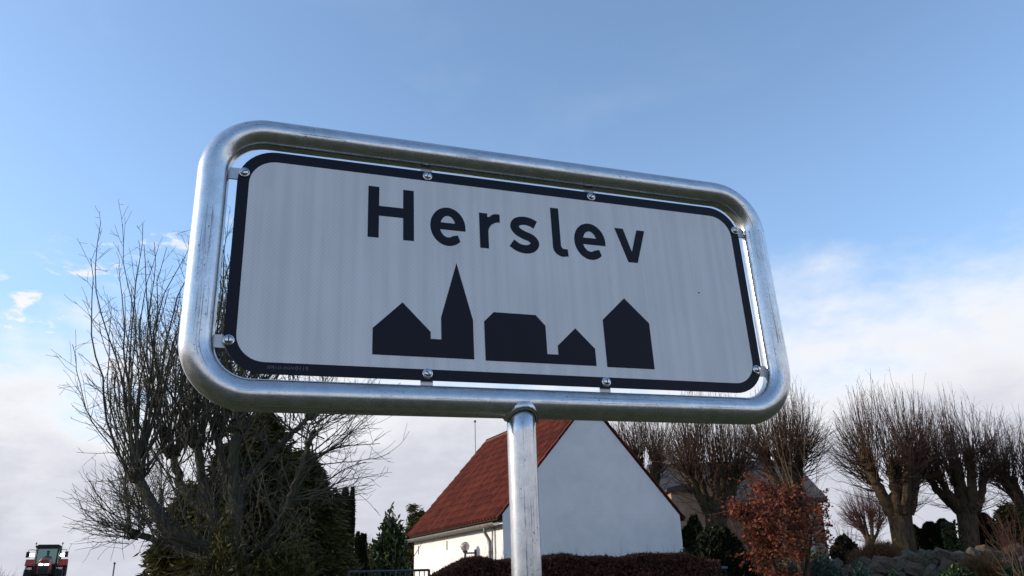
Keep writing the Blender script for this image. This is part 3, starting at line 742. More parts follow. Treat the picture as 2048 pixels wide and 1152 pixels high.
def side_twigs(T, pts, r, n, lmin, lmax, spread=0.75, start=0.25, sub=0, m=5, rmin=0.003, up=0.25, wig=0.12):
    tan = norm(np.gradient(pts, axis=0))
    for _ in range(n):
        t = start + (1 - start) * rng.random(); x = t * (len(pts) - 1); i = min(int(x), len(pts) - 2); fr = x - i
        p = pts[i] * (1 - fr) + pts[i + 1] * fr; d = norm(tan[i] + spread * rng.normal(size=3))
        q, rr = grow(p, d, rng.uniform(lmin, lmax) * (1.15 - 0.5 * t), max(rmin, r[i] * 0.5), rmin * 0.75, m, up, wig)
        T.add(q, rr, 3)
        if sub: side_twigs(T, q, rr, sub, lmin * 0.35, lmax * 0.45, 0.8, 0.2, 0, 4, rmin * 0.85, up, wig)


def knob(T, p, r):
    for _ in range(7):
        d = rng.normal(size=3); d[2] = abs(d[2]) * 0.6; d = norm(d)
        T.add(np.array([p - d * r * 0.6, p + d * r * 0.25, p + d * r * 0.85]), np.array([r * 0.75, r * 0.8, r * 0.32]), 6)


def base_at(px, Y):
    p = at(px, 1150, Y); return np.array([p[0], p[1], float(H(p[0], p[1]))])


# ---- the big pollard on the left: knuckled limbs with long upright regrowth
TB = base_at(487, 14.0)
bt = thing('pollarded_tree', TB, 'large bare pollarded tree with long upright shoots left of the sign', 'tree')
trunk, shoots = Twigs(), Twigs()
def limb(pxs, r0, r1, T=trunk, n=9):
    P = np.array([at(*q) for q in pxs]); P = catmull(P, 5); P = P + rng.normal(size=P.shape) * 0.012
    T.add(P, np.linspace(r0, r1, len(P)) * (1 + 0.10 * rng.normal(size=len(P)).clip(-1, 1)), n); return P
trunk.add(np.array([TB - [0, 0, .2], TB + [0, 0, .15], TB + [-.02, 0, .5], at(478, 1120, 14), at(462, 1075, 14)]), np.array([.26, .21, .17, .155, .13]), 12)
LA = limb([(478, 1135, 14), (415, 1100, 13.8), (350, 1062, 13.6), (306, 1010, 13.5), (274, 950, 13.5)], .115, .08)
LB = limb([(464, 1085, 14), (440, 1045, 14.1), (408, 975, 14.3), (396, 884, 14.3)], .115, .075)
LC = limb([(468, 1080, 14), (472, 1010, 14.0), (466, 920, 13.9), (479, 850, 13.9)], .13, .085)
LD = limb([(478, 1130, 14), (530, 1088, 13.6), (569, 1026, 13.3), (590, 970, 13.2), (612, 915, 13.2), (622, 872, 13.2), (632, 858, 13.2)], .078, .038)
LE = limb([(474, 1000, 14), (520, 930, 14.4), (570, 880, 14.6), (604, 850, 14.7), (619, 830, 14.7)], .068, .045)
LF = limb([(470, 1125, 14), (400, 1112, 14.5), (330, 1088, 14.8), (272, 1068, 14.8)], .075, .055)
LG = limb([(466, 1030, 14), (450, 960, 14.8), (440, 900, 15.2), (436, 868, 15.3)], .09, .065)
LH = limb([(455, 1050, 14), (380, 1000, 14.8), (352, 940, 15.2), (345, 905, 15.3)], .09, .065)
for L, r in ((LA, .17), (LB, .15), (LC, .19), (LE, .11), (LF, .10), (LG, .14), (LH, .14)): knob(trunk, L[-1], r)
def regrowth(p, n, lean, spread, l0, l1, up, r=0.024, tw=9, sub=2):
    for _ in range(n):
        d = np.array(lean, float) + spread * rng.normal(size=3) * [1, 1, 0.55]; d[2] = max(d[2], 0.02)
        L = rng.uniform(l0, l1); q, rr = grow(p + rng.normal(size=3) * 0.09, d, L, r * rng.uniform(0.6, 1.15), 0.005, 12, up, 0.12)
        shoots.add(q, rr, 5); side_twigs(shoots, q, rr, tw, 0.25, 0.95, 0.62, 0.22, sub, 5, 0.0042, 0.5)
regrowth(LA[-1], 26, (-0.08, 0, .9), .36, 2.2, 4.7, 0.42)
regrowth(LB[-1], 32, (-.10, 0, 1), .36, 2.4, 4.4, 0.40)
regrowth(LC[-1], 34, (.10, 0, 1), .42, 1.6, 3.9, 0.40)
regrowth(LG[-1], 28, (.0, .1, 1), .40, 2.0, 4.0, 0.40)
regrowth(LH[-1], 32, (-.12, .1, 1), .40, 2.2, 4.4, 0.40)
for L, n_s in ((LB, 10), (LC, 12), (LG, 10), (LH, 12), (LE, 12), (LD, 8)):
    for _k in range(n_s): regrowth(L[rng.integers(6, len(L) - 1)], 1, (.0, 0, .8), .55, 0.8, 2.6, 0.35, 0.016, 7, 1)
regrowth(LF[-1], 22, (-0.65, 0, .35), .40, 0.5, 1.05, 0.6, 0.014, 8, 1)
regrowth(LA[12], 14, (-0.6, 0, .4), .40, 0.6, 1.15, 0.7, 0.014, 8, 1)
regrowth(LE[-1], 12, (.35, 0, .75), .35, 0.6, 1.7, 0.25, 0.02, 7, 1)
regrowth(LD[18], 9, (.85, 0, .45), .20, 1.0, 1.55, 0.15, 0.016, 8, 1)
regrowth(LD[12], 8, (.8, -.1, .15), .25, 0.8, 1.4, 0.05, 0.014, 7, 1)
regrowth(LD[22], 7, (.55, 0, .7), .22, 0.8, 1.5, 0.15, 0.015, 7, 1)
for L in (LB, LC, LD, LE, LG, LH): side_twigs(shoots, L, np.full(len(L), 0.02), 12, 0.4, 1.2, 0.9, 0.2, 2, 6, 0.0042, 0.2)
for L in (LF, LA): side_twigs(shoots, L, np.full(len(L), 0.018), 16, 0.4, 1.1, 0.9, 0.3, 2, 6, 0.0042, 0.1)
regrowth(LA[-1], 14, (-.50, 0, .75), .22, 1.5, 2.7, 0.7, 0.018, 10, 2)
regrowth(LH[-1], 10, (-.45, 0, .8), .22, 2.0, 3.4, 0.5, 0.02, 10, 2)
regrowth(LF[10], 12, (-.4, -.3, .4), .4, 0.9, 1.7, 0.6, 0.016, 8, 1)
regrowth(LA[5], 12, (-.3, -.3, .6), .45, 1.0, 2.2, 0.5, 0.016, 8, 1)
regrowth(LF[-1], 12, (-.12, 0, .8), .30, 1.4, 2.6, 0.40, 0.018, 9, 1)
regrowth(LD[5], 10, (.3, -.5, .5), .5, 0.7, 1.8, 0.2, 0.014, 7, 1)
regrowth(at(470, 1110, 13.9), 16, (.0, -.6, .35), .7, 0.8, 1.9, 0.15, 0.014, 7, 1)
q, rr = grow(at(262, 800, 13.4), (-.28, 0, 1), 2.9, .022, .004, 12, 0.05, 0.05); shoots.add(q, rr, 5); side_twigs(shoots, q, rr, 9, .3, .8, .5, .2, 1, 5, .004)
trunk.build('trunk', M['dark_bark'], bt); shoots.build('crown', M['ash_twig'], bt)


# ---- pollarded limes by the churchyard
def lime(px, Y, top_py, half_px, label, trunk_r=0.55, fork_py=1000, shoots_n=330, limbs=8, mat='lime_twig', lean=0.0, seed_dir=0.0, tw=5):
    B = base_at(px, Y); t = thing('pollarded_lime_tree', B, label, 'tree', 'pollarded limes round the churchyard')
    mpp = np.linalg.norm(at(px + 1, 950, Y) - at(px, 950, Y)); fork = at(px + lean, fork_py, Y); topz = at(px, top_py, Y)[2]; half = half_px * mpp
    tk, cr = Twigs(), Twigs()
    Hh = topz - fork[2]
    pts = catmull([B - [0, 0, .3], B + [0, 0, .1], B * .65 + fork * .35, B * .3 + fork * .7, fork + [0, 0, .15]], 4)
    rr = np.interp(np.linspace(0, 1, len(pts)), [0, .12, .4, .75, 1], [1.10, .84, .66, .66, .74]) * trunk_r
    tk.add(pts, rr, 14)
    for s_ in range(5):                                            # buttress ridges make the trunk uneven
        a = rng.uniform(0, 6.28); o = np.array([math.cos(a), math.sin(a), 0]) * trunk_r * 0.36
        q = pts + o + rng.normal(size=pts.shape) * 0.02; tk.add(q, rr * rng.uniform(.36, .5), 8) if False else tk.add(pts + o * rng.uniform(.7, 1.15), rr * rng.uniform(.36, .5), 8)
    heads = []
    for k in range(limbs):
        a = 6.283 * k / limbs + seed_dir + rng.uniform(-.25, .25); rad = rng.uniform(.30, 1.0) * half * 0.48
        e = fork + np.array([math.cos(a) * rad, math.sin(a) * rad, Hh * rng.uniform(.20, .40)])
        mid = (fork + e) / 2 + np.array([math.cos(a), math.sin(a), -.25]) * rad * .25
        P = catmull([fork + np.array([math.cos(a), math.sin(a), -1.0]) * trunk_r * .5, mid, e], 6) + rng.normal(size=(13, 3)) * .015
        tk.add(P, np.linspace(trunk_r * .33, trunk_r * .19, len(P)), 8); knob(tk, e, trunk_r * .36); heads.append((e, 1.0)); heads.append(((mid + e) / 2, .45)); heads.append((mid, .25))
    heads.append((fork, .55)); heads.append((fork - [0, 0, .3], .55)); knob(tk, fork, trunk_r * .9)
    hp_ = np.array([h[0] for h in heads])
    lob = rng.uniform(0, 6.28, 4)
    for _ in range(shoots_n):
        az_ = rng.uniform(0, 6.283); th_ = min(abs(rng.normal()) * .70, 1.38); d = np.array([math.sin(th_) * math.cos(az_), math.sin(th_) * math.sin(az_), math.cos(th_)])
        sz_ = Hh * .54; reach = 2 * (d[2] / sz_) / ((d[0] ** 2 + d[1] ** 2) / half ** 2 + d[2] ** 2 / sz_ ** 2)      # to an egg standing on the fork
        lump_ = 1 + .08 * math.sin(3 * az_ + lob[0]) + .06 * math.sin(4 * th_ + 2 * az_ + lob[1])
        e = fork + d * reach * lump_ * (rng.uniform(.62, .96) if th_ < .9 else rng.uniform(.7, 1.25)) - [0, 0, Hh * .04]
        if rng.random() < .62:                                     # most end on a round dome
            d = norm(rng.normal(size=3)); d[2] = abs(d[2]) * 1.1 - .16; d = norm(d); az_ = math.atan2(d[1], d[0])
            cen = fork + np.array([0, 0, Hh * .42]); lump_ = 1 + .07 * math.sin(3 * az_ + lob[0]) + .05 * math.sin(5 * d[2] + 2 * az_ + lob[1])
            e = cen + d * np.array([half, half, Hh * .58]) * lump_ * rng.uniform(.72, 1.0)
        dist = np.linalg.norm((hp_ - e) * [1, 1, .35], axis=1) + rng.random(len(hp_)) * half * .3 + np.where(hp_[:, 2] > e[2] - .25, 50, 0)
        s0 = hp_[np.argmin(dist)] + rng.normal(size=3) * trunk_r * .18
        ctl = s0 + (e - s0) * [.62, .62, .34] + rng.normal(size=3) * .10
        tt_ = np.linspace(0, 1, 9)[:, None]; q = (1 - tt_) ** 2 * s0 + 2 * tt_ * (1 - tt_) * ctl + tt_ ** 2 * e
        q[1:] += np.cumsum(rng.normal(size=(8, 3)) * .030, axis=0); r_ = np.linspace(.019 * rng.uniform(.6, 1.35), .0045, 9)
        cr.add(q, r_, 3); side_twigs(cr, q, r_, tw, .3, .85, .40, .35, 0, 4, .0040, .35)
    tk.build('trunk', M['lime_bark'], t); cr.build('crown', M[mat], t)
    return B, t


lime(1296, 31, 800, 95, 'bare pollarded lime just above the right roof edge of the white house', .45, 985, 320, 6)
LB2, _ = lime(1432, 27, 765, 112, 'bare pollarded lime with thick trunk next to the white gable', .52, 1015, 440, 6, seed_dir=.4)
lime(1583, 32, 762, 112, 'bare pollarded lime rising behind the copper leaved beech', .48, 985, 500, 9, seed_dir=.9)
lime(1818, 30, 758, 132, 'largest bare pollarded lime, with the broad fan crown over the stone wall', .60, 1010, 520, 10, lean=-22)
LB5, _ = lime(1945, 30.5, 785, 116, 'bare pollarded lime with a split ivy-clad trunk on the right', .52, 1010, 440, 8, lean=-12, seed_dir=.2)
lime(2062, 31, 822, 104, 'bare pollarded lime cut off by the right edge of the picture', .5, 1020, 320, 7, seed_dir=.7)
lime(1740, 62, 962, 60, 'small reddish pollarded lime far off between the big trunks', .42, 1078, 420, 8, mat='red_twig', tw=5)


def bare_shrub(name, px, Y, py_top, half_px, n, label, mat, cat='shrub', r=.012, spread=.55, group=None, wig=.09, tw=6):
    B = base_at(px, Y); top = at(px, py_top, Y)[2]; mpp = np.linalg.norm(at(px + 1, 1000, Y) - at(px, 1000, Y)); half = half_px * mpp
    t = thing(name, B, label, cat, group); T = Twigs(); hgt = top - B[2]
    for _ in range(n):
        a = rng.uniform(0, 6.28); k = rng.random() ** .6; d = np.array([math.cos(a) * k * half / hgt * spread * 2, math.sin(a) * k * half / hgt * spread * 2, 1])
        q, rr = grow(B + np.array([math.cos(a), math.sin(a), 0]) * half * .18 * k, d, hgt * rng.uniform(.6, 1.03), r, .004, 9, .05, wig)
        T.add(q, rr, 4); side_twigs(T, q, rr, tw, hgt * .08, hgt * .22, .6, .25, 1, 4, .0042)
    T.build('stems', M[mat], t); return t


bare_shrub('bare_sapling', 1608, 21, 765, 40, 7, 'slender bare sapling with pale stems rising out of the copper beech', 'straw_twig', 'tree', .024, .35, tw=12)
bare_shrub('twig_thicket', 1530, 29, 868, 62, 44, 'tall reddish brown twig thicket right behind the top of the beech', 'red_twig', r=.016, tw=8)
bare_shrub('red_twig_shrub', 2036, 24, 985, 45, 26, 'reddish bare twiggy shrub at the right edge above the stone wall', 'red_twig', r=.012)
bare_shrub('bare_far_shrub', 742, 60, 1066, 22, 22, 'tiny bare shrub seen far off between the columnar yew and the laurel', 'lime_twig', r=.02)
bare_shrub('bare_far_shrub', 2, 80, 1128, 22, 30, 'tiny far-off bare shrub at the lower left corner', 'red_twig', r=.03)
bare_shrub('bare_far_shrub', 1700, 58, 1030, 34, 36, 'reddish bare shrub far off left of the small pollarded lime', 'red_twig', r=.02)
bare_shrub('whippy_shrub', 2044, 18, 1010, 40, 9, 'few long whippy bare stems leaning in at the right edge', 'straw_twig', r=.010, spread=.9, wig=.13, tw=3)


# ------------------------------------------------------------------ foliage
def conifer(name, px, Y, py_top, half_px, n, label, mat='conifer', cat='conifer', size=.16, shape=1.0, droop=.35, group=None, bottom=None, rough=.5):
    """cone of drooping sprays set on whorls round a trunk"""
    B = base_at(px, Y); top = at(px, py_top, Y); hgt = top[2] - B[2]; mpp = np.linalg.norm(at(px + 1, 1000, Y) - at(px, 1000, Y)); half = half_px * mpp
    t = thing(name, B, label, cat, group)
    tr = Twigs(); tr.add(np.array([B - [0, 0, .2], B + [0, 0, hgt * .5], B + [0, 0, hgt * .97]]), np.array([half * .09 + .05, half * .05 + .03, .012]), 8); tr.build('trunk', M['dark_bark'], t)
    nb = max(30, n // 60); per = n // nb; P, A, Wd = [], [], []
    for _ in range(nb):
        h = (1 - rng.random() ** .75) ; a = rng.uniform(0, 6.283); R_ = half * (1 - h) ** shape * rng.uniform(1 - rough * 1.3, 1 + rough * .5) * (1.25 if rng.random() < .15 else 1.0) + .05
        s = rng.random(per) ** .55; out = np.array([math.cos(a), math.sin(a), 0]); lat = np.array([-math.sin(a), math.cos(a), 0])
        pos = B + np.array([0, 0, 1]) * (hgt * h * .97 + .1) + out * (s * R_)[:, None] - np.array([0, 0, 1]) * ((s ** 2) * R_ * droop)[:, None]
        pos += lat * (rng.normal(size=per) * R_ * .16 * (1 - .4 * s))[:, None] + rng.normal(size=(per, 3)) * size * .6
        d = norm(out * 1.0 + lat * rng.normal(size=(per, 1)) * .7 + np.array([0, 0, 1]) * (rng.normal(size=(per, 1)) * .4 - .15))
        P.append(pos); A.append(d * (size * rng.uniform(.5, 1.1, (per, 1)))); Wd.append(norm(np.cross(d, unit(per))) * size * .22)
    v, f = leaves(np.vstack(P), np.vstack(A), np.vstack(Wd)); obj('crown', v, f, M[mat], t)
    return t


def column(name, spires, Y, n, label, mat='yew', cat='conifer', size=.09, group=None):
    """fastigiate evergreen: upright spires growing together"""
    B = base_at(spires[0][0], Y); t = thing(name, B, label, cat, group)
    mpp = np.linalg.norm(at(1001, 1000, Y) - at(1000, 1000, Y)); P, A, Wd = [], [], []; tr = Twigs()
    for px, py, hp_ in spires:
        b = base_at(px, Y); top = at(px, py, Y)[2]; hgt = top - b[2]; m = int(n * hp_ / 14)
        h = rng.random(m); a = rng.uniform(0, 6.283, m); R_ = hp_ * mpp * np.clip(np.minimum(1.0, (1.02 - h) * 5.0) ** .7 * (.80 + .25 * np.sin(h * 19 + px) * .4 + .2 * (1 - h)), .04, None)
        s = rng.uniform(.55, 1.05, m); pos = b + np.stack([np.cos(a) * R_ * s, np.sin(a) * R_ * s, h * hgt], 1)
        d = norm(np.stack([np.cos(a) * .45, np.sin(a) * .45, np.ones(m)], 1) + rng.normal(size=(m, 3)) * .35)
        P.append(pos); A.append(d * size * rng.uniform(.6, 1.3, (m, 1))); Wd.append(norm(np.cross(d, unit(m))) * size * .35)
        tr.add(np.array([b - [0, 0, .2], b + [0, 0, hgt * .5], b + [0, 0, hgt * .96]]), np.array([hp_ * mpp * .35, hp_ * mpp * .5, .03]), 7)
    tr.build('trunk', M['dark_bark'], t); v, f = leaves(np.vstack(P), np.vstack(A), np.vstack(Wd)); obj('crown', v, f, M[mat], t)
    return t


def bush(name, px, Y, py_top, half_px, n, label, mat, cat='shrub', size=.08, aspect=.45, flat=1.0, depth=1.0, group=None, stems=8, lump=.11, wob=0.0):
    B = base_at(px, Y); top = at(px, py_top, Y)[2]; mpp = np.linalg.norm(at(px + 1, 1000, Y) - at(px, 1000, Y)); half = half_px * mpp; hgt = max(.25, top - B[2])
    t = thing(name, B, label, cat, group); T = Twigs()
    d = unit(n); d[:, 2] = np.abs(d[:, 2]); ph = rng.uniform(0, 6.28, 6)
    l = 1 + lump * (np.sin(d[:, 0] * 5 + ph[0]) * np.cos(d[:, 1] * 4 + ph[1]) + .6 * np.sin(d[:, 2] * 7 + d[:, 0] * 6 + ph[2])) + wob * rng.normal(size=n)
    d[:, 2] = d[:, 2] ** .6; s = rng.random(n) ** .30; P = B + d * l[:, None] * s[:, None] * np.array([half, half * depth, hgt * .95]); P[:, 2] = np.maximum(P[:, 2], H(P[:, 0], P[:, 1]) + .02)
    ax = norm(d * .8 + unit(n) * .9 + [0, 0, .3]); wd_ = norm(np.cross(ax, unit(n))); sc = rng.uniform(.6, 1.2, (n, 1)) * size
    v, f = leaves(P, ax * sc, wd_ * sc * aspect); 
    for _ in range(stems):
        e = unit(1)[0]; e[2] = abs(e[2]) + .3; q, rr = grow(B + rng.normal(size=3) * [.06, .06, 0] * half, norm(e * [half, half, hgt]), hgt * .8, .03, .006, 6, .2, .1); T.add(q, rr, 5)
    T.build('stems', M['dark_bark'], t); obj('foliage', v, f, M[mat], t); return t


# dark evergreens behind the big pollard
conifer('thuja_tree', 498, 17.5, 824, 150, 80000, 'tall dark conifer behind the big pollarded tree, its highest evergreen', size=.11, shape=.48)
conifer('thuja_tree', 592, 18.5, 905, 120, 56000, 'dark conifer with feathery right side, next to the tall columnar yew', size=.11, shape=.48)
conifer('thuja_tree', 365, 18.0, 975, 98, 46000, 'dark conifer low behind the left limbs of the pollarded tree', size=.11, shape=.5)
conifer('thuja_tree', 430, 16.8, 900, 85, 34000, 'olive green conifer close behind the pollarded trunk', 'olive', size=.12, shape=.7)
conifer('thuja_tree', 655, 19.5, 1030, 62, 12000, 'low dark conifer at the foot of the columnar yew', size=.14, shape=.5)
column('columnar_yew', [(684, 978, 15), (668, 990, 12), (699, 977, 6), (662, 994, 6)], 30, 16000, 'tall dark columnar yew with several blunt tops', size=.09)
column('columnar_yew', [(713, 1066, 6), (722, 1069, 6), (728, 1071, 4)], 34, 7000, 'small dark columnar yew right of the taller one', size=.10)
bush('laurel_bush', 782, 20.8, 1030, 36, 8500, 'glossy green cherry laurel beside the left end of the white house', 'laurel', size=.085, aspect=.42, wob=.05)
conifer('spruce_tree', 822, 33, 1012, 22, 5000, 'little spruce tip peeping over the far eaves of the house', size=.14, shape=1.0)
conifer('golden_cypress', 838, 30, 1022, 34, 9000, 'yellowish drooping cypress behind the far corner of the house', 'olive', size=.16, shape=.45, droop=.9)
bush('garden_shrub', 742, 38, 1096, 34, 4200, 'brownish garden shrub low behind the metal railing', 'olive', size=.10)
bush('garden_shrub', 690, 27, 1126, 34, 2600, 'low russet shrub at the foot of the columnar yew', 'dry_grass', size=.09, aspect=.15)

bush('golden_shrub', 446, 13.2, 1062, 62, 9000, 'yellowish olive evergreen in front of the foot of the pollarded tree', 'olive', size=.07, aspect=.25, wob=.08)
bush('golden_shrub', 560, 14.6, 1078, 70, 10000, 'dark olive evergreen shrub right of the foot of the pollarded tree', 'conifer', size=.08, aspect=.25, wob=.08)

# right-hand side
bush('dark_evergreen_bush', 1440, 21, 1052, 72, 17000, 'broad blackish evergreen bush between the gable and the beech', 'yew', size=.09, wob=.03)
bush('dark_evergreen_bush', 1388, 24, 1042, 42, 9000, 'blackish evergreen bush tight against the right corner of the house', 'yew', size=.09)
column('clipped_yew_hedge', [(1880, 1046, 22), (1908, 1040, 20), (1845, 1052, 18)], 33, 9000, 'dark clipped yew between the two big lime trunks', size=.10, cat='shrub')
column('cone_yew', [(1992, 1028, 26), (1976, 1046, 16)], 33, 9000, 'dark cone-shaped yew right of the split lime trunk', size=.10)
conifer('golden_cypress', 2044, 27, 1010, 36, 9000, 'golden green conifer at the right edge of the picture', 'olive', size=.14, shape=.45, droop=.5)
bush('dark_evergreen_bush', 1702, 29, 1070, 30, 5000, 'low dark bush on the stone wall right of the beech', 'yew', size=.09)
bush('dry_grass_mound', 1768, 27.5, 1083, 58, 9000, 'tawny mound of withered stems on top of the stone wall', 'dry_grass', size=.20, aspect=.05, stems=3)
bush('dry_grass_mound', 1968, 22.5, 1118, 40, 4500, 'tuft of bent straw coloured grass below the split lime', 'dry_grass', size=.26, aspect=.05, stems=2)
bush('blue_juniper', 1628, 21.5, 1120, 60, 6000, 'low blue-green juniper spreading at the foot of the beech', 'juniper', size=.07, aspect=.3, lump=.3)
bush('blue_juniper', 1712, 20.5, 1143, 46, 4000, 'flat blue-green juniper in front of the stone wall', 'juniper', size=.07, aspect=.3, lump=.3)
bush('green_shrub', 1912, 21.5, 1132, 36, 4000, 'low dark green shrub in front of the wall below the clipped yew', 'laurel', size=.07)
bush('green_shrub', 2030, 20.0, 1128, 30, 3500, 'low green shrub at the lower right corner', 'laurel', size=.06)
bush('green_shrub', 1790, 19.5, 1146, 34, 3000, 'low grass green plant in front of the middle of the stone wall', 'laurel', size=.06)

# ivy on the split lime trunk
ib = LB5; n = 900
tt = rng.random(n); ang = rng.uniform(2.2, 4.2, n); rr_ = .60 - .06 * tt
P = ib + np.stack([np.cos(ang) * rr_ - .12 * tt, np.sin(ang) * rr_, tt * 1.7], 1) + rng.normal(size=(n, 3)) * .04
ax = unit(n); v, f = leaves(P, ax * .06, norm(np.cross(ax, unit(n))) * .045)
tag(obj('ivy', v, f, M['ivy'], loc=ib), 'yellow-green ivy climbing the left side of the split lime trunk', 'ivy')

# copper beech: withered leaves still hanging
CB = base_at(1602, 20.0)
beech = thing('copper_beech', CB, 'young beech holding its rust coloured winter leaves, right of the house', 'tree')
tr, tw = Twigs(), Twigs(); LP = []
def beech_stem(pxs, r0, r1):
    P = catmull(np.array([at(*q) for q in pxs]), 5); tr.add(P, np.linspace(r0, r1, len(P)), 8); return P
stems = []
for q in ([(1604, 1175, 20), (1598, 1120, 20), (1585, 1060, 20.1), (1572, 1012, 20.2), (1562, 984, 20.2)], [(1612, 1175, 20), (1616, 1110, 20), (1622, 1060, 19.8), (1632, 1030, 19.7)],
          [(1560, 1190, 19.4), (1548, 1130, 19.4), (1530, 1070, 19.3), (1512, 1020, 19.3)], [(1540, 1190, 20.4), (1530, 1120, 20.5), (1540, 1050, 20.6), (1548, 990, 20.6)]):
    stems.append(beech_stem(q, .065, .018))
def leafy(pts, n):
    i = rng.integers(1, len(pts), n); LP.append(pts[i] + rng.normal(size=(n, 3)) * .045)
for S, (nb, l0, l1) in zip(stems, ((30, .45, 1.15), (16, .35, .8), (62, .30, .85), (30, .3, .75))):
    tan = norm(np.gradient(S, axis=0))
    for _ in range(nb):
        i = rng.integers(int(len(S) * (.10 if S is stems[2] else .36)), len(S)); a = rng.uniform(0, 6.28)
        d = np.array([math.cos(a), math.sin(a) * .8, rng.uniform(-.12, .45)]); q, r_ = grow(S[i], d, rng.uniform(l0, l1) * (1.45 if rng.random() < .14 else 1), .010, .003, 7, .1, .1); tw.add(q, r_, 4); leafy(q, 17) if rng.random() < .85 else None
        for _2 in range(3):
            k = rng.integers(2, 6); q2, r2 = grow(q[k], norm(q[k] - q[k - 1] + rng.normal(size=3) * .6), rng.uniform(.15, .42), .005, .002, 5, .05, .12); tw.add(q2, r2, 3); leafy(q2, 11)
tr.build('trunk', M['lime_bark'], beech); tw.build('twigs', M['lime_twig'], beech)
P = np.vstack(LP); n = len(P); ax = norm(rng.normal(size=(n, 3)) * [1, 1, .8] - [0, 0, .45]); sc = rng.uniform(.6, 1.15, (n, 1)) * .052
v, f = leaves(P, ax * sc, norm(np.cross(ax, unit(n))) * sc * .62); obj('crown', v, f, M['beech_leaf'], beech)

# brown leaved hedge in front of the house
h0, h1 = at(846, 1115, 14.6), at(1405, 1122, 16.4)
hedge = thing('brown_hedge', ((h0[0] + h1[0]) / 2, (h0[1] + h1[1]) / 2, float(H(1, 15.5))), 'clipped reddish brown hedge in front of the white house', 'hedge')
hd = norm((h1 - h0) * [1, 1, 0]); hn = np.array([-hd[1], hd[0], 0]); HLn = np.linalg.norm((h1 - h0)[:2])
def hedge_top(s): return at(1040, 1116, 15.4)[2] - .42 * np.clip((.95 - s) / .95, 0, 1) ** 1.7 - .10 * np.clip((s - HLn + 1.0) / 1.0, 0, 1) ** 2 + .03 * np.sin(s * 3.1) + .02 * np.sin(s * 7.7 + 1) - .02 * s / HLn
n = 46000
s = rng.uniform(-.1, HLn + .1, n); dd = rng.uniform(-.5, .5, n); top_ = hedge_top(s); zb = H(h0[0] + hd[0] * s, h0[1] + hd[1] * s)
zt = rng.random(n); pick = rng.random(n)
dd = np.where(pick < .55, -.5 + np.abs(rng.normal(size=n)) * .06, dd); zz = np.where(pick < .55, zb + (top_ - zb) * zt, top_ - np.abs(rng.normal(size=n)) * .06 - .25 * np.clip(np.abs(dd) - .3, 0, 1))
P = h0[None] * [1, 1, 0] + hd * s[:, None] + hn * dd[:, None] + np.stack([0 * zz, 0 * zz, zz], 1)
ax = norm(rng.normal(size=(n, 3)) * [.8, .8, .6] + [0, 0, .55]); sc = rng.uniform(.5, 1.2, (n, 1)) * .045
v, f = leaves(P, ax * sc, norm(np.cross(ax, unit(n))) * sc * .33); obj('foliage', v, f, M['hedge'], hedge)
T = Twigs()
for k in range(900):
    s = rng.uniform(0, HLn); p = h0 * [1, 1, 0] + hd * s + hn * rng.uniform(-.45, .45); p[2] = hedge_top(s) - .15
    q, r_ = grow(p, np.array([rng.normal() * .5, rng.normal() * .5, 1]), rng.uniform(.12, .26) if k > 40 else rng.uniform(.25, .42), .0035, .0015, 5, .1, .14); T.add(q, r_, 3)
T.build('twigs', M['straw_twig'], hedge)
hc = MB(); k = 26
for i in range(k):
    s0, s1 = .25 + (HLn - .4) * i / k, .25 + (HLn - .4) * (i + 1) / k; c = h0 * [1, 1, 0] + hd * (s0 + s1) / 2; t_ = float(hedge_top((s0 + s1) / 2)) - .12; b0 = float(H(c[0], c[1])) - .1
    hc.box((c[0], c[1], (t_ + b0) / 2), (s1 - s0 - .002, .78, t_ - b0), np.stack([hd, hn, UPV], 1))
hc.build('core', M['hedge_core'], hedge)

# ------------------------------------------------------------------ fieldstone churchyard wall
def stone_mesh(mat, sd):
    g = np.random.default_rng(sd); V_, F_, idx = [], [], {}
    def vid(p):
        key = tuple(p)
        if key not in idx:
            q = norm(np.array(p, float)) * (1 + g.normal() * .13); q = np.sign(q) * np.abs(q) ** .70; idx[key] = len(V_); V_.append(q * [.5, .42, .40])
        return idx[key]
    for ax_ in range(3):
        for sg in (-1, 1):
            for i in (-1, 0):
                for j in (-1, 0):
                    c = []
                    for a, b in ((i, j), (i + 1, j), (i + 1, j + 1), (i, j + 1)):
                        p = [0, 0, 0]; p[ax_] = sg; p[(ax_ + 1) % 3] = a; p[(ax_ + 2) % 3] = b; c.append(vid(p))
                    F_.append(tuple(c) if sg > 0 else tuple(c[::-1]))
    return link_mesh('stone', V_, F_, mat, False)
stones = [stone_mesh(M[k], 11 + i) for i, k in enumerate(('stone', 'stone_b', 'stone', 'stone_b', 'stone', 'stone_c', 'stone_c'))]
wall_line = [np.array(p) for p in ((7.2, 24.0), (12.0, 25.0), (18.5, 25.2))]
swl = thing('stone_wall', (12.0, 25.0, float(H(12.0, 25.0))), 'dry fieldstone churchyard wall under the pollarded limes', 'wall')
core = MB(); rl = root_loc(swl)
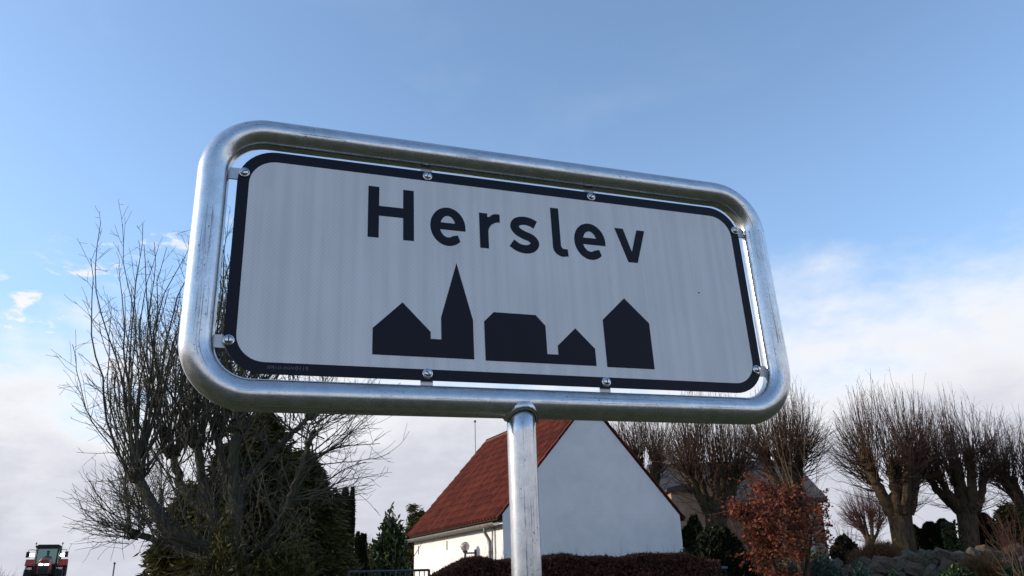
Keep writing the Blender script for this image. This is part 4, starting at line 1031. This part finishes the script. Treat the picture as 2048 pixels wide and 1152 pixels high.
for a, b in zip(wall_line, wall_line[1:]):
    d = b - a; L = np.linalg.norm(d); d = d / L; nn = np.array([d[1], -d[0]])                     # towards the camera
    c = (a + b) / 2; z = float(H(c[0], c[1])); core.box((c[0] - nn[0] * .3, c[1] - nn[1] * .3, z + .1), (L, .7, .8), np.array([[d[0], -d[1], 0], [d[1], d[0], 0], [0, 0, 1]]))
    for row in range(4):
        x = rng.uniform(0, .3)
        while x < L:
            wd_ = rng.choice((.2, .28, .36, .46, .6)) * rng.uniform(.85, 1.15); p = a + d * (x + wd_ / 2) + nn * (.16 - row * .07 + rng.uniform(-.05, .05)); zg = float(H(p[0], p[1]))
            pale = (a[0] + d[0] * x) > 14.6 and rng.random() < .75
            o = bpy.data.objects.new('stone', stones[rng.choice((5, 6)) if pale else rng.integers(0, 5)]); col.objects.link(o); o.parent = swl
            o.location = np.array([p[0], p[1], zg + .05 + row * .21 + rng.uniform(-.10, .10)]) - rl; ss = wd_ * (.8 if pale else 1.0)
            o.scale = (ss * 1.15, ss * 1.0, min(ss * rng.uniform(.75, 1.1), .46) + .05); o.rotation_euler = (rng.uniform(-.5, .5), rng.uniform(-.6, .6), math.atan2(d[1], d[0]) + rng.uniform(-.3, .3) + rng.choice((0, math.pi)))
            x += wd_ * .92
core.build('wall_core', M['hedge_core'], swl)
kb = MB(); kp0, kp1 = np.array([10.9, 18.2]), np.array([15.5, 18.6]); kd = norm(kp1 - kp0)
for k in range(5):
    c = kp0 + kd * (k + .5) * .93; kb = MB(); kb.box((c[0], c[1], float(H(c[0], c[1])) + .03), (.90, .14, .26), np.array([[kd[0], -kd[1], 0], [kd[1], kd[0], 0], [0, 0, 1]]))
    if k == 0: kerb = tag(kb.build('kerb', M['kerb']), kind='structure')
    else: kb.build('kerb_stone', M['kerb'], kerb)

# ------------------------------------------------------------------ the church behind the limes
Yc = 42.0
def cz(py, px=1500, Y=Yc): return at(px, py, Y)[2]
X0, X1 = at(1335, 1000, Yc)[0], at(1640, 1000, Yc)[0]; ze, zr = cz(1002), at(1610, 928, Yc + 4)[2]
ch = thing('church', ((X0 + X1) / 2, Yc + 4, float(H(11, 46))), 'old brick and stone church with grey roof, half hidden behind limes and beech', 'church')
zg = float(H(11, 44)) - .3
def quad_part(name, P, uvs, mat, parent): return obj(name, P, [(0, 1, 2, 3)], mat, parent, uv=uvs)
def block(name, x0, x1, y0, y1, z0, z1, mat, parent, batter=0.0):
    V_ = [(x0 - batter, y0 - batter, z0), (x1 + batter, y0 - batter, z0), (x1 + batter, y1, z0), (x0 - batter, y1, z0), (x0, y0, z1), (x1, y0, z1), (x1, y1, z1), (x0, y1, z1)]
    F_ = [(0, 1, 5, 4), (1, 2, 6, 5), (2, 3, 7, 6), (3, 0, 4, 7), (4, 5, 6, 7)]; V2, F2, U2 = [], [], []
    for q in F_:
        F2.append(tuple(range(len(V2), len(V2) + 4)))
        for i in q:
            p = V_[i]; V2.append(p); U2.append((p[0] + p[1], p[2]) if q[0] != 4 else (p[0], p[1]))
    return obj(name, V2, F2, mat, parent, uv=U2)
nave = block('nave_wall', X0, X1, Yc, Yc + 8, zg, ze, M['church'], ch)
rf = MB(); rf.prism([(-.35, ze - .25), (4, zr), (8.35, ze - .25), (8.35, ze + .02), (4, zr + .28), (-.35, ze + .02)], np.array([X1 - X0 + .5, 0, 0]), (X0 - .25, Yc, 0), (0, 1, 0), (0, 0, 1)); rf.build('roof', M['lead'], ch)
for xx in (X0, X1 - .3):
    g_ = MB(); g_.prism([(.05, ze), (7.95, ze), (4, zr - .12)], np.array([.3, 0, 0]), (xx, Yc, 0), (0, 1, 0), (0, 0, 1)); g_.build('gable_wall', M['church'], ch)
# porch with its sunlit side, white bargeboard and narrow window
pa, pb = at(1345, 1000, 36.5), at(1412, 1000, Yc); px0_ = at(1343, 1000, 36.0)[0]
porch = block('porch_wall', px0_, px0_ + 2.6, 36.0, Yc - .02, zg, at(1350, 985, 36.5)[2], M['church'], ch)
pz = at(1350, 985, 36.5)[2]
pr = MB(); pr.prism([(px0_ - .2, pz + .01), (px0_ + 2.7, pz + .01), (px0_ + 2.7, pz + .75), (px0_ - .2, pz + .12)], np.array([0, 6.1, 0]), (0, 35.85, 0), (1, 0, 0), (0, 0, 1)); pr.build('porch_roof', M['lead'], ch)
for yy, zz0, zz1, wd_ in ((38.4, -2.2, -.35, 1.1),):
    b_ = MB(); b_.box((px0_ - .02, yy, pz + (zz0 + zz1) / 2), (.08, wd_, zz1 - zz0)); wn = b_.build('window', M['white_trim'], ch)
    b_ = MB(); b_.box((px0_ - .065, yy, pz + (zz0 + zz1) / 2), (.02, wd_ - .35, zz1 - zz0 - .4)); b_.build('pane', M['pane'], wn)
b_ = MB(); b_.box((px0_ - .03, 39.8, pz - .22), (.1, 2.6, .36)); b_.build('white_fascia', M['white_trim'], ch)
bx0 = at(1462, 1040, 39.0)[0]
block('buttress', bx0, bx0 + 1.6, 39.2, Yc - .02, zg, at(1462, 1028, 39)[2], M['church'], ch, .12)
b_ = MB(); b_.box((bx0 + .8, 40.6, at(1462, 1028, 39)[2] + .06), (1.8, 3.0, .12)); b_.build('buttress_cap', M['lead'], ch)
for px in (1540, 1600):
    xx = at(px, 1030, Yc)[0]; b_ = MB(); a = np.linspace(0, math.pi, 9); poly = [(-.5, -1.7), (.5, -1.7)] + [(.5 * math.cos(t), .45 * math.sin(t)) for t in a]
    b_.prism(poly, np.array([0, .06, 0]), (xx, Yc - .05, cz(1035)), (1, 0, 0), (0, 0, 1)); wn = b_.build('window', M['white_trim'], ch)
    b_ = MB(); b_.prism([(p[0] * .78, p[1] * .85 - .05) for p in poly], np.array([0, .04, 0]), (xx, Yc - .08, cz(1035)), (1, 0, 0), (0, 0, 1)); b_.build('pane', M['pane'], wn)

# ------------------------------------------------------------------ small things round the house
r0, r1 = at(697, 1144, 17.0), at(858, 1140, 18.2)
gate = thing('metal_railing', ((r0[0] + r1[0]) / 2, (r0[1] + r1[1]) / 2, float(H(r0[0], r0[1]))), 'dark grey metal railing left of the brown hedge', 'railing')
b_ = MB(); b_.tube([r0, r1], .028, 6); b_.build('top_rail', M['rail'], gate)
lo = np.array([0, 0, -.85]); b_ = MB(); b_.tube([r0 + lo, r1 + lo], .02, 6); b_.build('bottom_rail', M['rail'], gate)
for k in range(17):
    p = r0 + (r1 - r0) * (k + .0) / 16; b_ = MB(); thick = .03 if k in (0, 9, 16) else .011
    b_.tube([p + lo * (1.15 if thick > .02 else 1.0), p + [0, 0, .01 if thick > .02 else 0]], thick, 6); b_.build('post' if thick > .02 else 'bar', M['rail'], gate)

ap = at(951, 905, 31); at_top = at(951, 843, 31)
mast = thing('flag_pole', (ap[0], ap[1], float(H(ap[0], ap[1]))), 'thin flag pole with a small knob rising behind the roof ridge', 'flagpole')
b_ = MB(); b_.tube([(ap[0], ap[1], float(H(ap[0], ap[1]))), (ap[0], ap[1], at_top[2])], .016, 6); b_.build('pole', M['pipe'], mast)
b_ = MB(); b_.lathe([(.01, -.05), (.045, -.02), (.045, .03), (.01, .06)], (ap[0], ap[1], at_top[2]), 8); b_.build('knob', M['rail'], mast)

bp = at(1426, 1137, 20.5); bz = float(H(bp[0], bp[1]))
wb = thing('wheelie_bin', (bp[0], bp[1], bz), 'dark wheelie bin with a grey lid at the right end of the hedge', 'bin')
b_ = MB(); b_.box((bp[0], bp[1], (bz + bp[2]) / 2), (.46, .55, bp[2] - bz - .02), taper=1.12); b_.build('body', M['bin'], wb)
b_ = MB(); b_.prism([(-.29, 0), (.29, 0), (.29, .04), (.0, .07), (-.29, .04)], np.array([0, .64, 0]), (bp[0], bp[1] - .32, bp[2] - .01), (1, 0, 0), (0, 0, 1)); b_.build('lid', M['lid'], wb)
for s_ in (-1, 1):
    b_ = MB(); b_.lathe([(.10, -.03), (.10, .03)], (bp[0] + s_ * .22, bp[1] + .3, bz + .10), 14, np.array([[0, 0, 1], [0, 1, 0], [-1, 0, 0]])); b_.build('wheel', M['tyre'], wb)

sp = base_at(226, 24); spt = at(226, 1128, 24)
ms = thing('marker_post', sp, 'slim grey post at the left foot of the pollarded tree', 'post')
b_ = MB(); b_.tube([sp, (sp[0], sp[1], spt[2])], .022, 8); b_.build('pole', M['pipe'], ms)
b_ = MB(); b_.lathe([(.034, 0), (.034, .03), (.01, .05)], (sp[0], sp[1], spt[2]), 8); b_.build('cap', M['rail'], ms)

# ------------------------------------------------------------------ the tractor on the road
tp = at(88, 1152, 58.0); tx, ty = tp[0], tp[1]; tz = float(H(tx, ty)) + .022
face = math.atan2(-tx, -ty) + RAD(3)                              # it drives towards the reader
FX = np.array([math.sin(face), math.cos(face), 0]); RX = np.array([-FX[1], FX[0], 0])   # forward, and its left hand
RX = np.array([FX[1], -FX[0], 0])                                  # to its right-hand side
TRM = np.stack([RX, FX, UPV], 1)
def tq(x, y, z): return np.array([tx, ty, tz]) + RX * x + FX * y + UPV * z
tractor = thing('tractor', tq(0, 0, 0), 'red farm tractor with lights on driving towards us on the road', 'tractor')
def wheel(x, y, r, wd_, name):
    Mx = np.stack([FX, UPV, RX], 1)
    b_ = MB(); b_.lathe([(r * .55, -wd_ / 2), (r * .9, -wd_ / 2), (r, -wd_ * .36), (r, wd_ * .36), (r * .9, wd_ / 2), (r * .55, wd_ / 2)], tq(x, y, r), 28, Mx)
    for k in range(22):
        a = 6.283 * k / 22
        for s_ in (-1, 1):
            c = tq(x, y, r) + Mx @ np.array([math.cos(a + .06 * s_) * r * 1.005, math.sin(a + .06 * s_) * r * 1.005, s_ * wd_ * .22])
            rad_ = Mx @ np.array([math.cos(a), math.sin(a), 0]); tn_ = Mx @ np.array([-math.sin(a), math.cos(a), 0])
            b_.box(c, (.05, .055, wd_ * .46), np.stack([rad_, norm(tn_ + RX * .0), RX], 1))
    t_ = b_.build('wheel', M['tyre'], tractor)
    b_ = MB(); s_ = 1 if x > 0 else -1
    b_.lathe([(.06, -.02), (r * .3, 0.02), (r * .5, .10), (r * .56, .12)], tq(x + s_ * (wd_ / 2 - .12), y, r), 24, Mx * np.array([1, 1, s_])); b_.build('rim', M['rim'], t_)
wheel(-.98, -1.1, .92, .58, 'rear'); wheel(.98, -1.1, .92, .58, 'rear'); wheel(-.92, 1.5, .68, .46, 'front'); wheel(.92, 1.5, .68, .46, 'front')
b_ = MB(); b_.box(tq(0, .3, .80), (.55, 3.6, .45), TRM); b_.box(tq(0, 1.5, .68), (1.4, .25, .22), TRM); b_.box(tq(0, -1.1, .92), (1.5, .3, .3), TRM); b_.build('chassis', M['black'], tractor)
hood = [(-.40, 1.02), (-.43, 1.60), (-.37, 1.92), (-.20, 2.06), (.20, 2.06), (.37, 1.92), (.43, 1.60), (.40, 1.02)]
V_ = [tq(x, .45, z + .06) for x, z in hood] + [tq(x * .96, 1.6, z) for x, z in hood] + [tq(x * .86, 2.25, 1.02 + (z - 1.02) * .86) for x, z in hood]
F_ = [(k * 8 + i, k * 8 + (i + 1) % 8, (k + 1) * 8 + (i + 1) % 8, (k + 1) * 8 + i) for k in range(2) for i in range(8)] + [tuple(range(16, 24)), tuple(range(8))[::-1]]
hd_o = obj('hood', V_, F_, M['red'], tractor)
b_ = MB(); b_.prism([(-.28, 1.0), (-.29, 1.56), (-.22, 1.74), (.22, 1.74), (.29, 1.56), (.28, 1.0)], FX * .02, tq(0, 2.245, 0), RX, UPV); b_.build('grille', M['black'], hd_o)
for s_ in (-1, 1):
    b_ = MB(); b_.box(tq(s_ * .17, 2.275, 1.60), (.20, .04, .10), TRM); b_.build('headlight', M['lamp'], hd_o)
    b_ = MB(); b_.prism([(-1.95, .95), (-1.8, 1.65), (-1.3, 2.06), (-.6, 2.06), (-.15, 1.7), (-.15, 1.60), (-.62, 1.94), (-1.28, 1.94), (-1.7, 1.58), (-1.85, .95)], RX * s_ * .60, tq(s_ * .70, 0, 0), FX, UPV); fn = b_.build('fender', M['red'], tractor)
    b_ = MB(); b_.prism([(1.05, .95), (1.15, 1.3), (1.5, 1.44), (1.85, 1.3), (1.8, 1.26), (1.5, 1.38), (1.2, 1.25), (1.1, .95)], RX * s_ * .40, tq(s_ * .72, 0, 0), FX, UPV); b_.build('fender', M['black'], tractor)
    # working lights beside the cab
    b_ = MB(); b_.box(tq(s_ * .93, .34, 2.30), (.24, .06, .17), TRM); b_.build('work_light', M['lamp'], tractor)
    b_ = MB(); b_.tube([tq(s_ * .66, .20, 2.62), tq(s_ * .92, .36, 2.66), tq(s_ * 1.16, .38, 2.64), tq(s_ * 1.18, .38, 2.50)], .022, 6); ma = b_.build('mirror', M['black'], tractor)
    b_ = MB(); b_.box(tq(s_ * 1.18, .38, 2.33), (.22, .09, .38), TRM, .9); b_.build('mirror_housing', M['black'], ma)
    b_ = MB(); b_.tube([tq(s_ * .70, -.3, 2.86), tq(s_ * .82, -.3, 2.92), tq(s_ * .82, -.3, 3.06)], .018, 6); be = b_.build('beacon', M['black'], tractor)
    b_ = MB(); b_.lathe([(.05, 0), (.055, .08), (.03, .13), (.005, .14)], tq(s_ * .82, -.3, 3.05), 12); b_.build('lens', M['orange'], be, True)
cab = MB()
for s_ in (-1, 1):
    cab.tube([tq(s_ * .62, .42, 1.55), tq(s_ * .66, .30, 2.25), tq(s_ * .64, .12, 2.82)], .045, 6); cab.tube([tq(s_ * .80, -1.25, 1.7), tq(s_ * .74, -1.2, 2.82)], .05, 6); cab.tube([tq(s_ * .78, -.45, 1.0), tq(s_ * .74, -.45, 2.82)], .04, 6)
cab.box(tq(0, -.35, 1.35), (1.40, 1.5, .75), TRM); cab.build('cab_frame', M['black'], tractor)
b_ = MB(); b_.prism([(-.78, 2.80), (.78, 2.80), (.80, 2.90), (.60, 3.00), (-.60, 3.00), (-.80, 2.90)], FX * 1.75, tq(0, -1.4, 0), RX, UPV); b_.build('cab_roof', M['black'], tractor)
g_ = lambda P: obj('cab_window', P, [(0, 1, 2, 3)], M['cabglass'], tractor)
g_([tq(-.60, .43, 1.62), tq(.60, .43, 1.62), tq(.62, .13, 2.80), tq(-.62, .13, 2.80)]); g_([tq(-.76, -1.24, 1.75), tq(.76, -1.24, 1.75), tq(.72, -1.2, 2.8), tq(-.72, -1.2, 2.8)])
for s_ in (-1, 1): g_([tq(s_ * .66, .36, 1.72), tq(s_ * .79, -1.2, 1.75), tq(s_ * .74, -1.16, 2.8), tq(s_ * .655, .12, 2.8)])
b_ = MB(); b_.tube([tq(-.62, .62, 1.4), tq(-.66, .60, 2.55), tq(-.66, .62, 2.78)], .06, 10); b_.build('exhaust', M['black'], tractor)
b_ = MB(); b_.box(tq(0, -.75, 1.85), (.5, .14, .6), TRM); b_.box(tq(0, -.55, 1.62), (.5, .5, .12), TRM); b_.build('driver_seat', M['black'], tractor)
b_ = MB(); b_.tube([tq(0, .25, 1.6), tq(0, .05, 1.95)], .03, 6); a = np.linspace(0, 6.283, 16, endpoint=False)
sv, sf = sweep([tq(.19 * math.cos(t), .02 + .08 * math.sin(t), 1.97 + .17 * math.sin(t)) for t in a], .017, 5, closed=True); b_.add(sv, sf); b_.build('steering_wheel', M['black'], tractor)

# the driver: one continuous skinned body, seated, both hands at the wheel
def skinned(name, nodes, edges, mat, parent=None, rootn=0, sub=2):
    base = root_loc(parent); me = bpy.data.meshes.new(name); me.from_pydata([tuple(np.asarray(p) - base) for p, _ in nodes], edges, []); me.update()
    o = bpy.data.objects.new(name, me); col.objects.link(o); o.parent = parent
    sk = o.modifiers.new('skin', 'SKIN'); sk.use_smooth_shade = True
    layer = me.skin_vertices[0] if len(me.skin_vertices) else None
    if layer is None:
        bpy.context.view_layer.objects.active = o; o.select_set(True); bpy.ops.mesh.customdata_skin_add(); layer = me.skin_vertices[0]
    for d, (_, r) in zip(layer.data, nodes): d.radius = (r, r) if not isinstance(r, tuple) else r
    layer.data[rootn].use_root = True
    ss = o.modifiers.new('subdiv', 'SUBSURF'); ss.levels = ss.render_levels = sub
    me.materials.append(mat); dg = bpy.context.evaluated_depsgraph_get(); ev = bpy.data.meshes.new_from_object(o.evaluated_get(dg)); o.modifiers.clear(); o.data = ev
    if not ev.materials: ev.materials.append(mat)
    return o
drv = thing('person', tq(0, -.5, 1.66), 'driver in a dark jacket sitting behind the tractor windscreen', 'person')
D = lambda x, y, z: tq(x, -.55 + y, 1.70 + z)
nodes = [(D(0, 0, .06), (.16, .12)), (D(0, -.03, .25), (.15, .11)), (D(0, -.05, .45), (.19, .12)), (D(0, -.03, .57), (.09, .08)), (D(0, -.01, .64), (.075, .075)), (D(0, .01, .73), (.10, .11)), (D(0, .01, .82), (.09, .10)), (D(0, .0, .87), (.04, .05))]
edges = [(0, 1), (1, 2), (2, 3), (3, 4), (4, 5), (5, 6), (6, 7)]
for s_ in (-1, 1):
    b = len(nodes); nodes += [(D(s_ * .20, -.04, .50), .065), (D(s_ * .27, .10, .28), .05), (D(s_ * .22, .38, .26), .04), (D(s_ * .18, .52, .30), .035), (D(s_ * .17, .58, .33), .028)]
    edges += [(2, b), (b, b + 1), (b + 1, b + 2), (b + 2, b + 3), (b + 3, b + 4)]
    b = len(nodes); nodes += [(D(s_ * .10, .02, .02), .09), (D(s_ * .16, .48, .03), .065), (D(s_ * .16, .55, -.36), .05), (D(s_ * .16, .66, -.40), .04)]
    edges += [(0, b), (b, b + 1), (b + 1, b + 2), (b + 2, b + 3)]
skinned('body', nodes, edges, M['cloth'], drv)
b_ = MB(); b_.lathe([(.10, .0), (.112, .03), (.105, .08), (.07, .125), (.01, .14)], D(0, .01, .80), 14); b_.box(D(0, .13, .815), (.17, .12, .015), TRM); b_.build('cap', M['cloth'], drv)
